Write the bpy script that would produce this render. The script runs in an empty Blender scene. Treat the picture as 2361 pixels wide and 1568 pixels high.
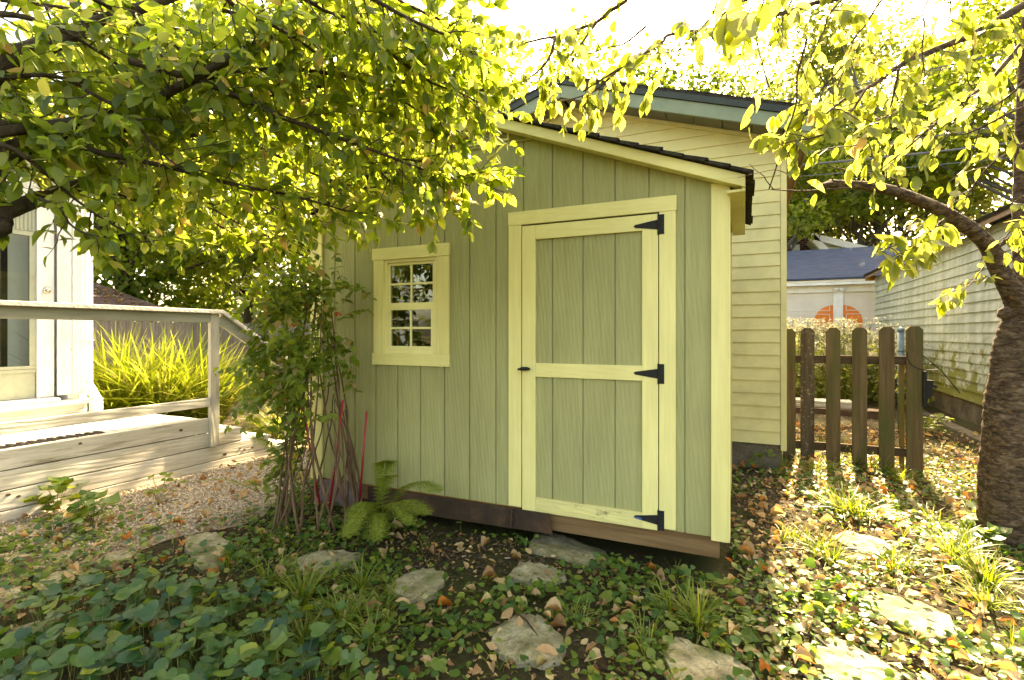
import bpy, math, random
import numpy as np
from mathutils import Vector

R_ = random.Random(7)
NP = np.random.default_rng(11)
sc = bpy.context.scene
COL = sc.collection
# ---------------------------------------------------------------- camera frame
TH = math.radians(24.4); S_, C_ = math.sin(TH), math.cos(TH)
H = 1.36
FD, CX, YH = 1182.0, 1180.5, 768.5      # survey units used to lay out branches and stones

def W(u, v, d):
    lat = (u - CX) / FD * d
    return Vector((C_ * lat - S_ * d, S_ * lat + C_ * d, H - (v - YH) / FD * d))

def sstep(a, b, x):
    t = min(1.0, max(0.0, (x - a) / (b - a)))
    return t * t * (3 - 2 * t)

def gz(x, y):
    z = 0.012 * math.sin(1.7 * x + .6) * math.cos(1.3 * y) + 0.008 * math.sin(4.1 * x + 2.2 * y)
    z -= 0.12 * sstep(.2, 1.7, x) * sstep(3.2, 5.6, y) * (1 - sstep(7.5, 10, y))
    z -= 0.05 * sstep(-2.6, -1.2, x) * (1 - sstep(-.6, .2, x)) * sstep(2.9, 3.2, y) * (1 - sstep(4.2, 4.6, y))
    return z

def G(u, v):
    z = 0.0
    for _ in range(4):
        d = (H - z) * FD / (v - YH)
        p = W(u, v, d)
        z = gz(p.x, p.y)
    return Vector((p.x, p.y, z))

# ---------------------------------------------------------------- materials
def newmat(name):
    m = bpy.data.materials.new(name); m.use_nodes = True
    nt = m.node_tree; nt.nodes.clear()
    return m, nt, nt.nodes.new

def link(nt, a, b): nt.links.new(a, b)

def ramp(nt, stops):
    n = nt.nodes.new('ShaderNodeValToRGB')
    el = n.color_ramp.elements
    while len(el) > 1: el.remove(el[-1])
    el[0].position = stops[0][0]; el[0].color = (*stops[0][1], 1)
    for p, c in stops[1:]:
        e = el.new(p); e.color = (*c, 1)
    return n

def coords(nt, scale=(1, 1, 1), rot=(0, 0, 0)):
    tc = nt.nodes.new('ShaderNodeTexCoord'); mp = nt.nodes.new('ShaderNodeMapping')
    mp.inputs['Scale'].default_value = scale; mp.inputs['Rotation'].default_value = rot
    link(nt, tc.outputs['Object'], mp.inputs['Vector'])
    return mp.outputs['Vector']

def noise(nt, vec, scale, detail=6, rough=.6, dist=0):
    n = nt.nodes.new('ShaderNodeTexNoise')
    n.inputs['Scale'].default_value = scale; n.inputs['Detail'].default_value = detail
    n.inputs['Roughness'].default_value = rough; n.inputs['Distortion'].default_value = dist
    link(nt, vec, n.inputs['Vector'])
    return n.outputs['Fac']

def mixc(nt, fac, a, b, mode='MIX'):
    n = nt.nodes.new('ShaderNodeMix'); n.data_type = 'RGBA'; n.blend_type = mode
    for sock, val in ((n.inputs['Factor'], fac), (n.inputs['A'], a), (n.inputs['B'], b)):
        pass
    ins = {i.identifier: i for i in n.inputs}
    def put(key, val):
        s = ins[key]
        if isinstance(val, (tuple, list)): s.default_value = (*val[:3], 1)
        elif isinstance(val, (int, float)): s.default_value = val
        else: link(nt, val, s)
    put('Factor_Float', fac); put('A_Color', a); put('B_Color', b)
    return [o for o in n.outputs if o.identifier == 'Result_Color'][0]

def principled(nt, rough=.6, spec=.3, metal=0):
    b = nt.nodes.new('ShaderNodeBsdfPrincipled'); o = nt.nodes.new('ShaderNodeOutputMaterial')
    b.inputs['Roughness'].default_value = rough
    b.inputs['Specular IOR Level'].default_value = spec
    b.inputs['Metallic'].default_value = metal
    link(nt, b.outputs['BSDF'], o.inputs['Surface'])
    return b

def bump(nt, b, height, strength=.3, dist=.01, prev=None):
    n = nt.nodes.new('ShaderNodeBump')
    n.inputs['Strength'].default_value = strength; n.inputs['Distance'].default_value = dist
    link(nt, height, n.inputs['Height'])
    if prev is not None: link(nt, prev, n.inputs['Normal'])
    link(nt, n.outputs['Normal'], b.inputs['Normal'])
    return n.outputs['Normal']

def pm(name, stops, scale=8, stretch=(1, 1, 1), rough=.6, spec=.3, bstr=.2, bdist=.01, bscale=None, metal=0, dist=0, fine=None):
    """noise coloured surface with bump; fine = (scale, amount) adds small dark specks"""
    m, nt, nn = newmat(name)
    b = principled(nt, rough, spec, metal)
    v = coords(nt, stretch)
    f = noise(nt, v, scale, dist=dist)
    r = ramp(nt, stops); link(nt, f, r.inputs['Fac'])
    col = r.outputs['Color']
    if fine:
        f2 = noise(nt, v, fine[0], 3, .7)
        r2 = ramp(nt, [(.30, (1 - fine[1],) * 3), (.55, (1, 1, 1))]); link(nt, f2, r2.inputs['Fac'])
        col = mixc(nt, 1.0, col, r2.outputs['Color'], 'MULTIPLY')
    link(nt, col, b.inputs['Base Color'])
    if bstr: bump(nt, b, noise(nt, v, bscale or scale * 3, 5, .65), bstr, bdist)
    return m

def woodgrain(name, c1, c2, axis='Z', scale=1.0, bstr=.35, rough=.65, spec=.25, stains=None, ring=1.0):
    """embossed or sawn grain running along one axis"""
    m, nt, nn = newmat(name)
    b = principled(nt, rough, spec)
    k = {'Z': (26, 26, 1.6), 'X': (1.6, 26, 26), 'Y': (26, 1.6, 26)}[axis]
    v = coords(nt, tuple(q * scale for q in k))
    n1 = noise(nt, v, 1.0, 7, .62, .6 * ring)
    k2 = {'Z': (7, 7, .7), 'X': (.7, 7, 7), 'Y': (7, .7, 7)}[axis]
    v2 = coords(nt, tuple(q * scale for q in k2))
    w = nn('ShaderNodeTexWave'); w.wave_type = 'BANDS'; w.bands_direction = 'DIAGONAL'
    w.inputs['Scale'].default_value = 2.2; w.inputs['Distortion'].default_value = 7 * ring; w.inputs['Detail'].default_value = 3
    link(nt, v2, w.inputs['Vector'])
    r = ramp(nt, [(.3, c1), (.7, c2)]); link(nt, n1, r.inputs['Fac'])
    col = r.outputs['Color']
    big = noise(nt, coords(nt, (1, 1, .5)), 1.3, 4, .6)
    rb = ramp(nt, [(.3, (.82, .81, .78)), (.7, (1.07, 1.07, 1.07))]); link(nt, big, rb.inputs['Fac'])
    col = mixc(nt, 1.0, col, rb.outputs['Color'], 'MULTIPLY')
    if stains:
        sn = noise(nt, coords(nt, stains[1]), stains[2], 5, .65)
        rs = ramp(nt, [(stains[3], (0, 0, 0)), (stains[4], (1, 1, 1))]); link(nt, sn, rs.inputs['Fac'])
        col = mixc(nt, rs.outputs['Color'], col, stains[0])
    link(nt, col, b.inputs['Base Color'])
    nrm = bump(nt, b, n1, bstr, .006)
    bump(nt, b, w.outputs['Fac'], bstr * .6, .004, nrm)
    return m

def leafmat(name, front, trans, tfac=.45, rough=.45, spec=.3):
    m, nt, nn = newmat(name)
    at = nn('ShaderNodeAttribute'); at.attribute_name = 'tint'
    r1 = ramp(nt, front); r2 = ramp(nt, trans)
    link(nt, at.outputs['Fac'], r1.inputs['Fac']); link(nt, at.outputs['Fac'], r2.inputs['Fac'])
    v = coords(nt)
    sp = noise(nt, v, 45, 3)
    rs = ramp(nt, [(.3, (.75, .75, .75)), (.65, (1.1, 1.1, 1.1))]); link(nt, sp, rs.inputs['Fac'])
    c1 = mixc(nt, 1.0, r1.outputs['Color'], rs.outputs['Color'], 'MULTIPLY')
    b = nn('ShaderNodeBsdfPrincipled'); b.inputs['Roughness'].default_value = rough; b.inputs['Specular IOR Level'].default_value = spec
    link(nt, c1, b.inputs['Base Color'])
    t = nn('ShaderNodeBsdfTranslucent'); link(nt, r2.outputs['Color'], t.inputs['Color'])
    mx = nn('ShaderNodeMixShader'); mx.inputs['Fac'].default_value = tfac
    link(nt, b.outputs['BSDF'], mx.inputs[1]); link(nt, t.outputs['BSDF'], mx.inputs[2])
    o = nn('ShaderNodeOutputMaterial'); link(nt, mx.outputs['Shader'], o.inputs['Surface'])
    return m

M = {}
M['sage'] = woodgrain('sage_siding', (.285, .285, .125), (.345, .345, .16), 'Z', 1.5, .6, .6, .25, None, .6)
M['cream'] = woodgrain('cream_trim', (.66, .605, .255), (.74, .685, .30), 'Z', 1.3, .22, .5, .3)
M['creamh'] = woodgrain('cream_trim_flat', (.66, .605, .255), (.74, .685, .30), 'X', 1.3, .22, .5, .3)
M['creamworn'] = woodgrain('cream_trim_worn', (.54, .49, .22), (.70, .65, .28), 'X', 1.3, .4, .6, .25, ((.22, .18, .09), (4, 9, 9), 2.2, .60, .72))
M['black'] = pm('black_iron', [(.3, (.012, .012, .012)), (.7, (.022, .022, .02))], 30, rough=.7, spec=.2, bstr=.15, bdist=.002)
M['screw'] = pm('dull_screw', [(.3, (.2, .19, .15)), (.7, (.4, .38, .3))], 60, rough=.4, metal=.8, bstr=0)
M['bluepaint'] = pm('blue_mark', [(.3, (.02, .09, .32)), (.7, (.04, .15, .42))], 60, bstr=0)
M['shingle'] = pm('dark_shingles', [(.3, (.022, .02, .018)), (.55, (.05, .045, .035)), (.8, (.09, .085, .05))], 22, rough=.9, spec=.1, bstr=.8, bdist=.02, fine=(160, .6))
M['vinylwhite'] = pm('window_vinyl', [(.3, (.68, .63, .30)), (.7, (.75, .70, .35))], 10, rough=.35, bstr=.02)
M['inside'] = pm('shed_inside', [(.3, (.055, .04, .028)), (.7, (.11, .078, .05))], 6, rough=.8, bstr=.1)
M['pegboard'] = pm('pegboard', [(.3, (.16, .10, .06)), (.7, (.22, .14, .085))], 6, rough=.7, bstr=.0)
M['hole'] = pm('dark_hole', [(.3, (.01, .008, .006)), (.7, (.014, .01, .008))], 6, bstr=0)
M['orangestick'] = pm('orange_stick', [(.3, (.6, .2, .06)), (.7, (.7, .25, .08))], 6, bstr=0)
M['rawwood'] = woodgrain('raw_lumber', (.13, .075, .035), (.24, .15, .075), 'X', 1.0, .5, .8, .1)
M['orangewood'] = woodgrain('fresh_edge_lumber', (.26, .12, .035), (.38, .18, .06), 'X', 1.0, .4, .8, .1)
M['rust'] = pm('rusty_steel', [(.3, (.022, .013, .009)), (.55, (.05, .028, .016)), (.75, (.11, .05, .024))], 7, rough=.65, spec=.35, bstr=.35, bdist=.004, fine=(60, .4))
M['vinylyellow'] = pm('yellow_siding', [(.3, (.56, .49, .215)), (.7, (.65, .575, .26))], 1.6, (1, 1, 1), rough=.5, spec=.3, bstr=.06, bdist=.004, bscale=60, fine=(3.0, .16))
M['greenfascia'] = pm('green_fascia', [(.3, (.17, .21, .13)), (.7, (.21, .25, .155))], 2, rough=.5, bstr=.04, fine=(5, .15))
M['soffit'] = pm('dark_soffit', [(.3, (.10, .095, .07)), (.7, (.15, .14, .10))], 3, rough=.7, bstr=.05)
M['brownsoffit'] = pm('brown_soffit', [(.3, (.20, .13, .085)), (.7, (.30, .20, .13))], 6, rough=.8, bstr=.15)
M['darkedge'] = pm('dark_drip_edge', [(.3, (.012, .017, .010)), (.7, (.025, .033, .02))], 3, rough=.45, bstr=.05)
M['concrete'] = pm('old_concrete', [(.25, (.075, .06, .042)), (.5, (.14, .118, .085)), (.8, (.22, .19, .14))], 4, rough=.9, spec=.1, bstr=.6, bdist=.015, fine=(40, .4))
M['purpleblock'] = pm('stained_concrete_block', [(.3, (.16, .11, .12)), (.7, (.27, .2, .2))], 7, rough=.9, spec=.1, bstr=.5, bdist=.01, fine=(50, .3))
M['white'] = pm('white_paint', [(.3, (.72, .72, .69)), (.7, (.8, .8, .77))], 2.5, rough=.4, bstr=.03, bdist=.003, fine=(5, .08))
M['palegreen'] = pm('pale_grey_panel', [(.3, (.30, .32, .24)), (.7, (.36, .38, .29))], 3, rough=.6, bstr=.04, fine=(14, .12))
M['nickel'] = pm('brushed_nickel', [(.3, (.5, .45, .38)), (.7, (.6, .55, .47))], 40, rough=.25, metal=1, bstr=0)
M['rubber'] = pm('rubber_mat', [(.3, (.03, .026, .022)), (.7, (.16, .13, .11))], 40, rough=.8, bstr=.4, bdist=.004)
M['deck'] = woodgrain('weathered_deck_lumber', (.50, .45, .36), (.72, .67, .58), 'Y', .8, .55, .8, .15, ((.22, .17, .11), (9, 1.1, 9), 1.5, .56, .74), 1.4)
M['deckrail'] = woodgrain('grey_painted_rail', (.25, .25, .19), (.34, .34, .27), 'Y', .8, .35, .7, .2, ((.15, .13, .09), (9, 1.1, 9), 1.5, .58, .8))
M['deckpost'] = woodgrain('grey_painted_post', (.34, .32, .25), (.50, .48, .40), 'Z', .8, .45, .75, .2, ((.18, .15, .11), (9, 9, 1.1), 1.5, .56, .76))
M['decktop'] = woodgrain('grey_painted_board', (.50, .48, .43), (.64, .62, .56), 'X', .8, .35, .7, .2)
M['knot'] = pm('wood_knot', [(.3, (.05, .03, .02)), (.7, (.13, .085, .055))], 60, rough=.8, bstr=.3)
M['greyfence'] = woodgrain('weathered_fence_boards', (.14, .115, .095), (.30, .265, .225), 'Z', .8, .5, .9, .05)
M['gatewood'] = woodgrain('weathered_gate_boards', (.085, .058, .028), (.185, .13, .068), 'Z', .9, .6, .9, .08, ((.085, .088, .03), (6, 6, 1.4), 1.1, .46, .68))
M['gatelichen'] = woodgrain('lichen_gate_board', (.055, .042, .026), (.13, .098, .06), 'Z', .9, .6, .9, .08, ((.26, .22, .16), (16, 16, 16), 1.6, .58, .66))
M['gaterail'] = woodgrain('dark_gate_rail', (.05, .034, .02), (.11, .075, .042), 'X', .9, .6, .9, .08)
M['bluemetal'] = pm('galvanised_post', [(.3, (.12, .17, .19)), (.7, (.2, .26, .28))], 14, rough=.45, metal=.5, bstr=.1)
M['blueroof'] = pm('blue_grey_shingles', [(.3, (.035, .05, .085)), (.55, (.05, .07, .115)), (.8, (.08, .10, .15))], 3, (1, 3, 3), rough=.85, spec=.15, bstr=.5, bdist=.02, bscale=30, fine=(20, .35))
M['orange'] = pm('orange_paint', [(.3, (.75, .19, .028)), (.7, (.82, .23, .04))], 2, rough=.5, bstr=.02)
M['doorpale'] = pm('pale_garage_door', [(.3, (.62, .57, .50)), (.7, (.70, .65, .58))], 2, rough=.5, bstr=.02)
M['paleboards'] = pm('pale_green_clapboard', [(.3, (.42, .46, .34)), (.7, (.52, .56, .42))], 2, rough=.6, bstr=.03)
M['greyplank'] = pm('weathered_pale_plank', [(.3, (.36, .33, .27)), (.7, (.52, .48, .40))], 4, (1, 6, 6), rough=.85, bstr=.3)
M['darkplank'] = pm('damp_dark_plank', [(.3, (.07, .04, .025)), (.7, (.15, .09, .05))], 4, (1, 6, 6), rough=.85, bstr=.3)
M['redstake'] = pm('red_coated_stake', [(.3, (.26, .008, .022)), (.7, (.34, .014, .03))], 20, rough=.4, spec=.5, bstr=.3, bdist=.002, bscale=200)
M['willow'] = pm('dry_willow_rod', [(.3, (.075, .042, .024)), (.55, (.14, .085, .05)), (.8, (.24, .16, .10))], 14, (1, 1, .4), rough=.8, spec=.15, bstr=.4, bdist=.003)
M['wire'] = pm('black_wire', [(.3, (.012, .012, .012)), (.7, (.02, .02, .02))], 10, rough=.5, bstr=0)
M['cable'] = pm('grey_cable', [(.3, (.10, .105, .13)), (.7, (.16, .165, .19))], 10, rough=.5, bstr=0)

def stonemat():
    m, nt, nn = newmat('lichened_flagstone')
    b = principled(nt, .9, .12)
    v = coords(nt)
    r = ramp(nt, [(.25, (.085, .07, .04)), (.45, (.22, .195, .115)), (.6, (.36, .325, .21)), (.8, (.50, .46, .32))])
    link(nt, noise(nt, v, 9, 9, .7, .4), r.inputs['Fac'])
    g = ramp(nt, [(.5, (0, 0, 0)), (.7, (1, 1, 1))]); link(nt, noise(nt, v, 4, 5, .6), g.inputs['Fac'])
    c = mixc(nt, g.outputs['Color'], r.outputs['Color'], (.12, .13, .045))
    sp = ramp(nt, [(.30, (.45, .43, .4)), (.42, (1, 1, 1))]); link(nt, noise(nt, v, 70, 3, .7), sp.inputs['Fac'])
    c = mixc(nt, 1.0, c, sp.outputs['Color'], 'MULTIPLY')
    link(nt, c, b.inputs['Base Color'])
    n1 = bump(nt, b, noise(nt, v, 14, 8, .7), .9, .02)
    bump(nt, b, noise(nt, v, 60, 5, .7), .5, .006, n1)
    return m
M['stone'] = stonemat()

def barkmat(name, cols, stretch, scale=10, bstr=1.0, flecks=None):
    m, nt, nn = newmat(name)
    b = principled(nt, .85, .12)
    v = coords(nt, stretch)
    n = noise(nt, v, scale, 8, .68, .8)
    r = ramp(nt, cols); link(nt, n, r.inputs['Fac']); c = r.outputs['Color']
    if flecks:
        f = ramp(nt, [(.60, (0, 0, 0)), (.68, (1, 1, 1))]); link(nt, noise(nt, v, scale * 1.7, 5, .7), f.inputs['Fac'])
        c = mixc(nt, f.outputs['Color'], c, flecks)
    link(nt, c, b.inputs['Base Color'])
    bump(nt, b, n, bstr, .03)
    return m
M['cherrybark'] = barkmat('cherry_bark', [(.30, (.022, .014, .009)), (.48, (.085, .056, .035)), (.70, (.26, .185, .12))], (1, 1, 2.6), 15, 1.0, (.34, .15, .05))
M['applebark'] = barkmat('apple_bark', [(.3, (.03, .022, .014)), (.55, (.07, .055, .034)), (.8, (.12, .105, .06))], (1, 1, 1), 22, .9)
M['greybark'] = barkmat('grey_bark', [(.3, (.07, .065, .06)), (.55, (.14, .135, .13)), (.8, (.22, .21, .2))], (4, 4, .7), 3, .9)
M['stem'] = pm('green_stem', [(.3, (.11, .14, .03)), (.7, (.19, .21, .05))], 20, bstr=0)
M['twig'] = pm('brown_twig', [(.3, (.035, .022, .014)), (.7, (.075, .05, .03))], 20, rough=.8, bstr=.2)

Y1 = (.16, .19, .018)
M['apple'] = leafmat('apple_leaf', [(0, (.045, .085, .010)), (.45, (.105, .155, .02)), (.85, (.17, .205, .035)), (.93, (.2, .18, .05)), (.97, (.42, .24, .07)), (1, (.46, .27, .08))],
                     [(0, (.19, .29, .02)), (.5, (.40, .50, .05)), (.9, (.62, .63, .12)), (1, (.7, .45, .14))], .54, .42, .35)
M['cherry'] = leafmat('cherry_leaf', [(0, (.045, .075, .008)), (.5, (.10, .135, .016)), (.9, (.18, .19, .03)), (.96, (.4, .26, .09)), (1, (.44, .3, .1))],
                      [(0, (.26, .33, .03)), (.5, (.5, .54, .08)), (.92, (.68, .65, .16)), (1, (.7, .48, .18))], .55, .42, .35)
M['bgleaf'] = leafmat('bright_tree_leaf', [(0, (.03, .07, .008)), (.5, (.08, .125, .016)), (1, (.16, .19, .03))],
                      [(0, (.14, .25, .012)), (.5, (.40, .50, .04)), (1, (.66, .67, .14))], .5)
M['bgdark'] = leafmat('dark_tree_leaf', [(0, (.008, .026, .006)), (.5, (.025, .06, .012)), (1, (.08, .12, .02))],
                      [(0, (.05, .11, .008)), (.5, (.17, .26, .02)), (1, (.46, .5, .05))], .40)
M['bgpale'] = leafmat('pale_tree_leaf', [(0, (.025, .055, .018)), (.5, (.09, .125, .03)), (1, (.22, .22, .07))],
                      [(0, (.10, .20, .04)), (.5, (.38, .44, .07)), (1, (.72, .68, .2))], .45)
M['violet'] = leafmat('violet_leaf', [(0, (.015, .06, .03)), (.45, (.05, .125, .035)), (.75, (.10, .17, .03)), (1, (.2, .23, .03))],
                      [(0, (.05, .13, .01)), (.5, (.16, .27, .016)), (1, (.45, .5, .04))], .32, .40, .4)
M['ivy'] = leafmat('ground_ivy_leaf', [(0, (.03, .085, .016)), (.5, (.075, .145, .02)), (.85, (.15, .19, .03)), (1, (.22, .22, .05))],
                   [(0, (.08, .20, .02)), (.5, (.24, .38, .03)), (1, (.55, .55, .10))], .40, .45, .35)
M['grass'] = leafmat('grass_blade', [(0, (.07, .12, .012)), (.5, (.13, .19, .022)), (1, (.26, .26, .08))],
                     [(0, (.14, .22, .012)), (.5, (.30, .37, .025)), (1, (.55, .5, .1))], .38)
M['reed'] = leafmat('tall_grass_blade', [(0, (.09, .13, .018)), (.5, (.17, .21, .03)), (1, (.34, .33, .09))],
                    [(0, (.20, .28, .02)), (.5, (.38, .44, .04)), (1, (.6, .55, .14))], .38)
M['dry'] = leafmat('fallen_leaf', [(0, (.14, .075, .035)), (.25, (.28, .16, .075)), (.5, (.42, .28, .145)), (.7, (.52, .38, .2)), (.84, (.55, .45, .2)), (.93, (.46, .13, .02)), (1, (.55, .2, .035))],
                   [(0, (.2, .08, .02)), (.5, (.5, .24, .07)), (.84, (.6, .42, .15)), (1, (.7, .2, .03))], .28, .7, .15)
M['fern'] = leafmat('fern_frond_leaf', [(0, (.11, .17, .02)), (.5, (.19, .25, .035)), (1, (.28, .31, .06))],
                    [(0, (.16, .24, .015)), (.5, (.3, .38, .025)), (1, (.45, .5, .05))], .38)
M['vine'] = leafmat('vine_leaf', [(0, (.06, .11, .015)), (.5, (.12, .18, .025)), (.88, (.20, .24, .04)), (.95, (.3, .2, .08)), (1, (.34, .24, .1))],
                    [(0, (.16, .27, .02)), (.5, (.36, .46, .04)), (.9, (.55, .6, .08)), (1, (.5, .36, .1))], .42, .45, .3)
M['redflower'] = leafmat('red_flower', [(0, (.6, .02, .012)), (1, (.72, .04, .02))], [(0, (.7, .03, .01)), (1, (.8, .06, .02))], .3)
M['orangeflower'] = leafmat('orange_flower', [(0, (.7, .2, .03)), (1, (.75, .3, .05))], [(0, (.7, .25, .03)), (1, (.8, .3, .05))], .3)
M['whiteflower'] = leafmat('cream_flower', [(0, (.5, .46, .26)), (1, (.72, .68, .5))], [(0, (.6, .56, .3)), (1, (.75, .7, .5))], .35)
M['mulchchip'] = leafmat('bark_mulch_chip', [(0, (.03, .021, .014)), (.5, (.085, .06, .04)), (.9, (.15, .11, .075)), (1, (.24, .18, .13))],
                         [(0, (.02, .012, .008)), (1, (.1, .07, .04))], .02, .85, .1)
M['pebble'] = leafmat('gravel_pebble', [(0, (.19, .145, .095)), (.5, (.38, .315, .23)), (1, (.6, .53, .42))], [(0, (.2, .15, .1)), (1, (.4, .3, .2))], .01, .85, .1)
M['straw'] = leafmat('straw_mulch', [(0, (.20, .15, .085)), (.5, (.36, .29, .18)), (1, (.55, .47, .32))], [(0, (.3, .24, .12)), (1, (.6, .5, .3))], .1, .8, .1)

def glassmat():
    m, nt, nn = newmat('window_glass')
    tr = nn('ShaderNodeBsdfTransparent'); tr.inputs['Color'].default_value = (.82, .86, .82, 1)
    gl = nn('ShaderNodeBsdfGlossy'); gl.inputs['Roughness'].default_value = .015
    fr = nn('ShaderNodeFresnel'); fr.inputs['IOR'].default_value = 1.65
    ad = nn('ShaderNodeMath'); ad.operation = 'MULTIPLY_ADD'; ad.inputs[1].default_value = .75; ad.inputs[2].default_value = .01
    link(nt, fr.outputs['Fac'], ad.inputs[0])
    mx = nn('ShaderNodeMixShader'); link(nt, ad.outputs[0], mx.inputs['Fac'])
    link(nt, tr.outputs['BSDF'], mx.inputs[1]); link(nt, gl.outputs['BSDF'], mx.inputs[2])
    o = nn('ShaderNodeOutputMaterial'); link(nt, mx.outputs['Shader'], o.inputs['Surface'])
    return m
M['glass'] = glassmat()

def claphmat():
    """peeling pale clapboards with green mildew that grows thicker near the ground"""
    m, nt, nn = newmat('mildewed_clapboard')
    b = principled(nt, .7, .2)
    v = coords(nt)
    r = ramp(nt, [(.3, (.36, .40, .34)), (.55, (.50, .53, .46)), (.8, (.62, .64, .57))])
    link(nt, noise(nt, coords(nt, (1, .5, 3)), 2.2, 6, .65), r.inputs['Fac'])
    st = ramp(nt, [(.42, (.55, .58, .52)), (.62, (1, 1, 1))]); link(nt, noise(nt, coords(nt, (3, 3.2, .25)), 2.0, 5, .6), st.inputs['Fac'])
    c = mixc(nt, .6, r.outputs['Color'], st.outputs['Color'], 'MULTIPLY')
    tc = nn('ShaderNodeTexCoord'); sx = nn('ShaderNodeSeparateXYZ'); link(nt, tc.outputs['Object'], sx.inputs[0])
    mr = nn('ShaderNodeMapRange'); mr.inputs['From Min'].default_value = .25; mr.inputs['From Max'].default_value = 1.75
    mr.inputs['To Min'].default_value = .16; mr.inputs['To Max'].default_value = -.22
    link(nt, sx.outputs['Z'], mr.inputs['Value'])
    ad = nn('ShaderNodeMath'); ad.operation = 'ADD'
    link(nt, noise(nt, coords(nt, (1, 1.3, 1.6)), 2.6, 8, .68), ad.inputs[0]); link(nt, mr.outputs['Result'], ad.inputs[1])
    mm = ramp(nt, [(.48, (0, 0, 0)), (.56, (1, 1, 1))]); link(nt, ad.outputs[0], mm.inputs['Fac'])
    c = mixc(nt, mm.outputs['Color'], c, (.19, .19, .05))
    pk = ramp(nt, [(.70, (0, 0, 0)), (.73, (1, 1, 1))]); link(nt, noise(nt, coords(nt, (2, 2, 3)), 3.1, 4, .5), pk.inputs['Fac'])
    c = mixc(nt, pk.outputs['Color'], c, (.66, .62, .52))
    link(nt, c, b.inputs['Base Color'])
    bump(nt, b, noise(nt, coords(nt, (9, 1.2, 9)), 3, 6, .65), .3, .006)
    return m
M['clap'] = claphmat()

def brickmat():
    m, nt, nn = newmat('red_brick')
    b = principled(nt, .85, .1)
    v = coords(nt, (1, 1, 1), (math.radians(90), 0, 0))
    t = nn('ShaderNodeTexBrick'); t.inputs['Scale'].default_value = 1.0
    t.inputs['Color1'].default_value = (.13, .035, .02, 1); t.inputs['Color2'].default_value = (.06, .025, .02, 1)
    t.inputs['Mortar'].default_value = (.2, .17, .15, 1); t.inputs['Mortar Size'].default_value = .012
    t.inputs['Brick Width'].default_value = .32; t.inputs['Row Height'].default_value = .11
    link(nt, v, t.inputs['Vector']); link(nt, t.outputs['Color'], b.inputs['Base Color'])
    bump(nt, b, t.outputs['Fac'], -.4, .02)
    return m
M['brick'] = brickmat()

def soilmat():
    m, nt, nn = newmat('garden_soil')
    b = principled(nt, .95, .08)
    v = coords(nt)
    r = ramp(nt, [(.25, (.022, .015, .010)), (.5, (.065, .046, .028)), (.75, (.14, .105, .065))])
    link(nt, noise(nt, v, 28, 8, .72), r.inputs['Fac'])
    g = ramp(nt, [(.42, (0, 0, 0)), (.62, (1, 1, 1))]); link(nt, noise(nt, v, 1.1, 5, .6), g.inputs['Fac'])
    c = mixc(nt, g.outputs['Color'], r.outputs['Color'], (.05, .058, .018))
    link(nt, c, b.inputs['Base Color'])
    n1 = bump(nt, b, noise(nt, v, 45, 7, .75), 1.0, .03)
    return m
M['soil'] = soilmat()
M['gravel'] = pm('gravel_bed', [(.3, (.18, .14, .09)), (.5, (.34, .28, .20)), (.75, (.52, .45, .35))], 90, rough=.95, spec=.08, bstr=1.0, bdist=.02, bscale=110)
M['strawbed'] = pm('straw_bed', [(.3, (.20, .15, .085)), (.5, (.34, .27, .16)), (.75, (.50, .42, .28))], 40, (1, 3, 1), rough=.95, spec=.08, bstr=1.0, bdist=.02, bscale=70)

# ---------------------------------------------------------------- objects
ORG = {}
def tag(o, label=None, cat=None, group=None, kind=None):
    if label: o['label'] = label
    if cat: o['category'] = cat
    if group: o['group'] = group
    if kind: o['kind'] = kind
    return o

def thing(name, loc, label, cat, group=None):
    o = bpy.data.objects.new(name, None); COL.objects.link(o)
    o.empty_display_size = .1
    o.location = loc; ORG[o.name] = Vector(loc)
    return tag(o, label, cat, group)

def finish(me, name, mats, parent, smooth):
    o = bpy.data.objects.new(name, me); COL.objects.link(o)
    for m in (mats if isinstance(mats, (list, tuple)) else [mats]): me.materials.append(m)
    if parent is not None: o.parent = parent; ORG[o.name] = ORG[parent.name]
    else: ORG[o.name] = Vector((0, 0, 0))
    if smooth: me.polygons.foreach_set('use_smooth', [True] * len(me.polygons))
    return o

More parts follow.
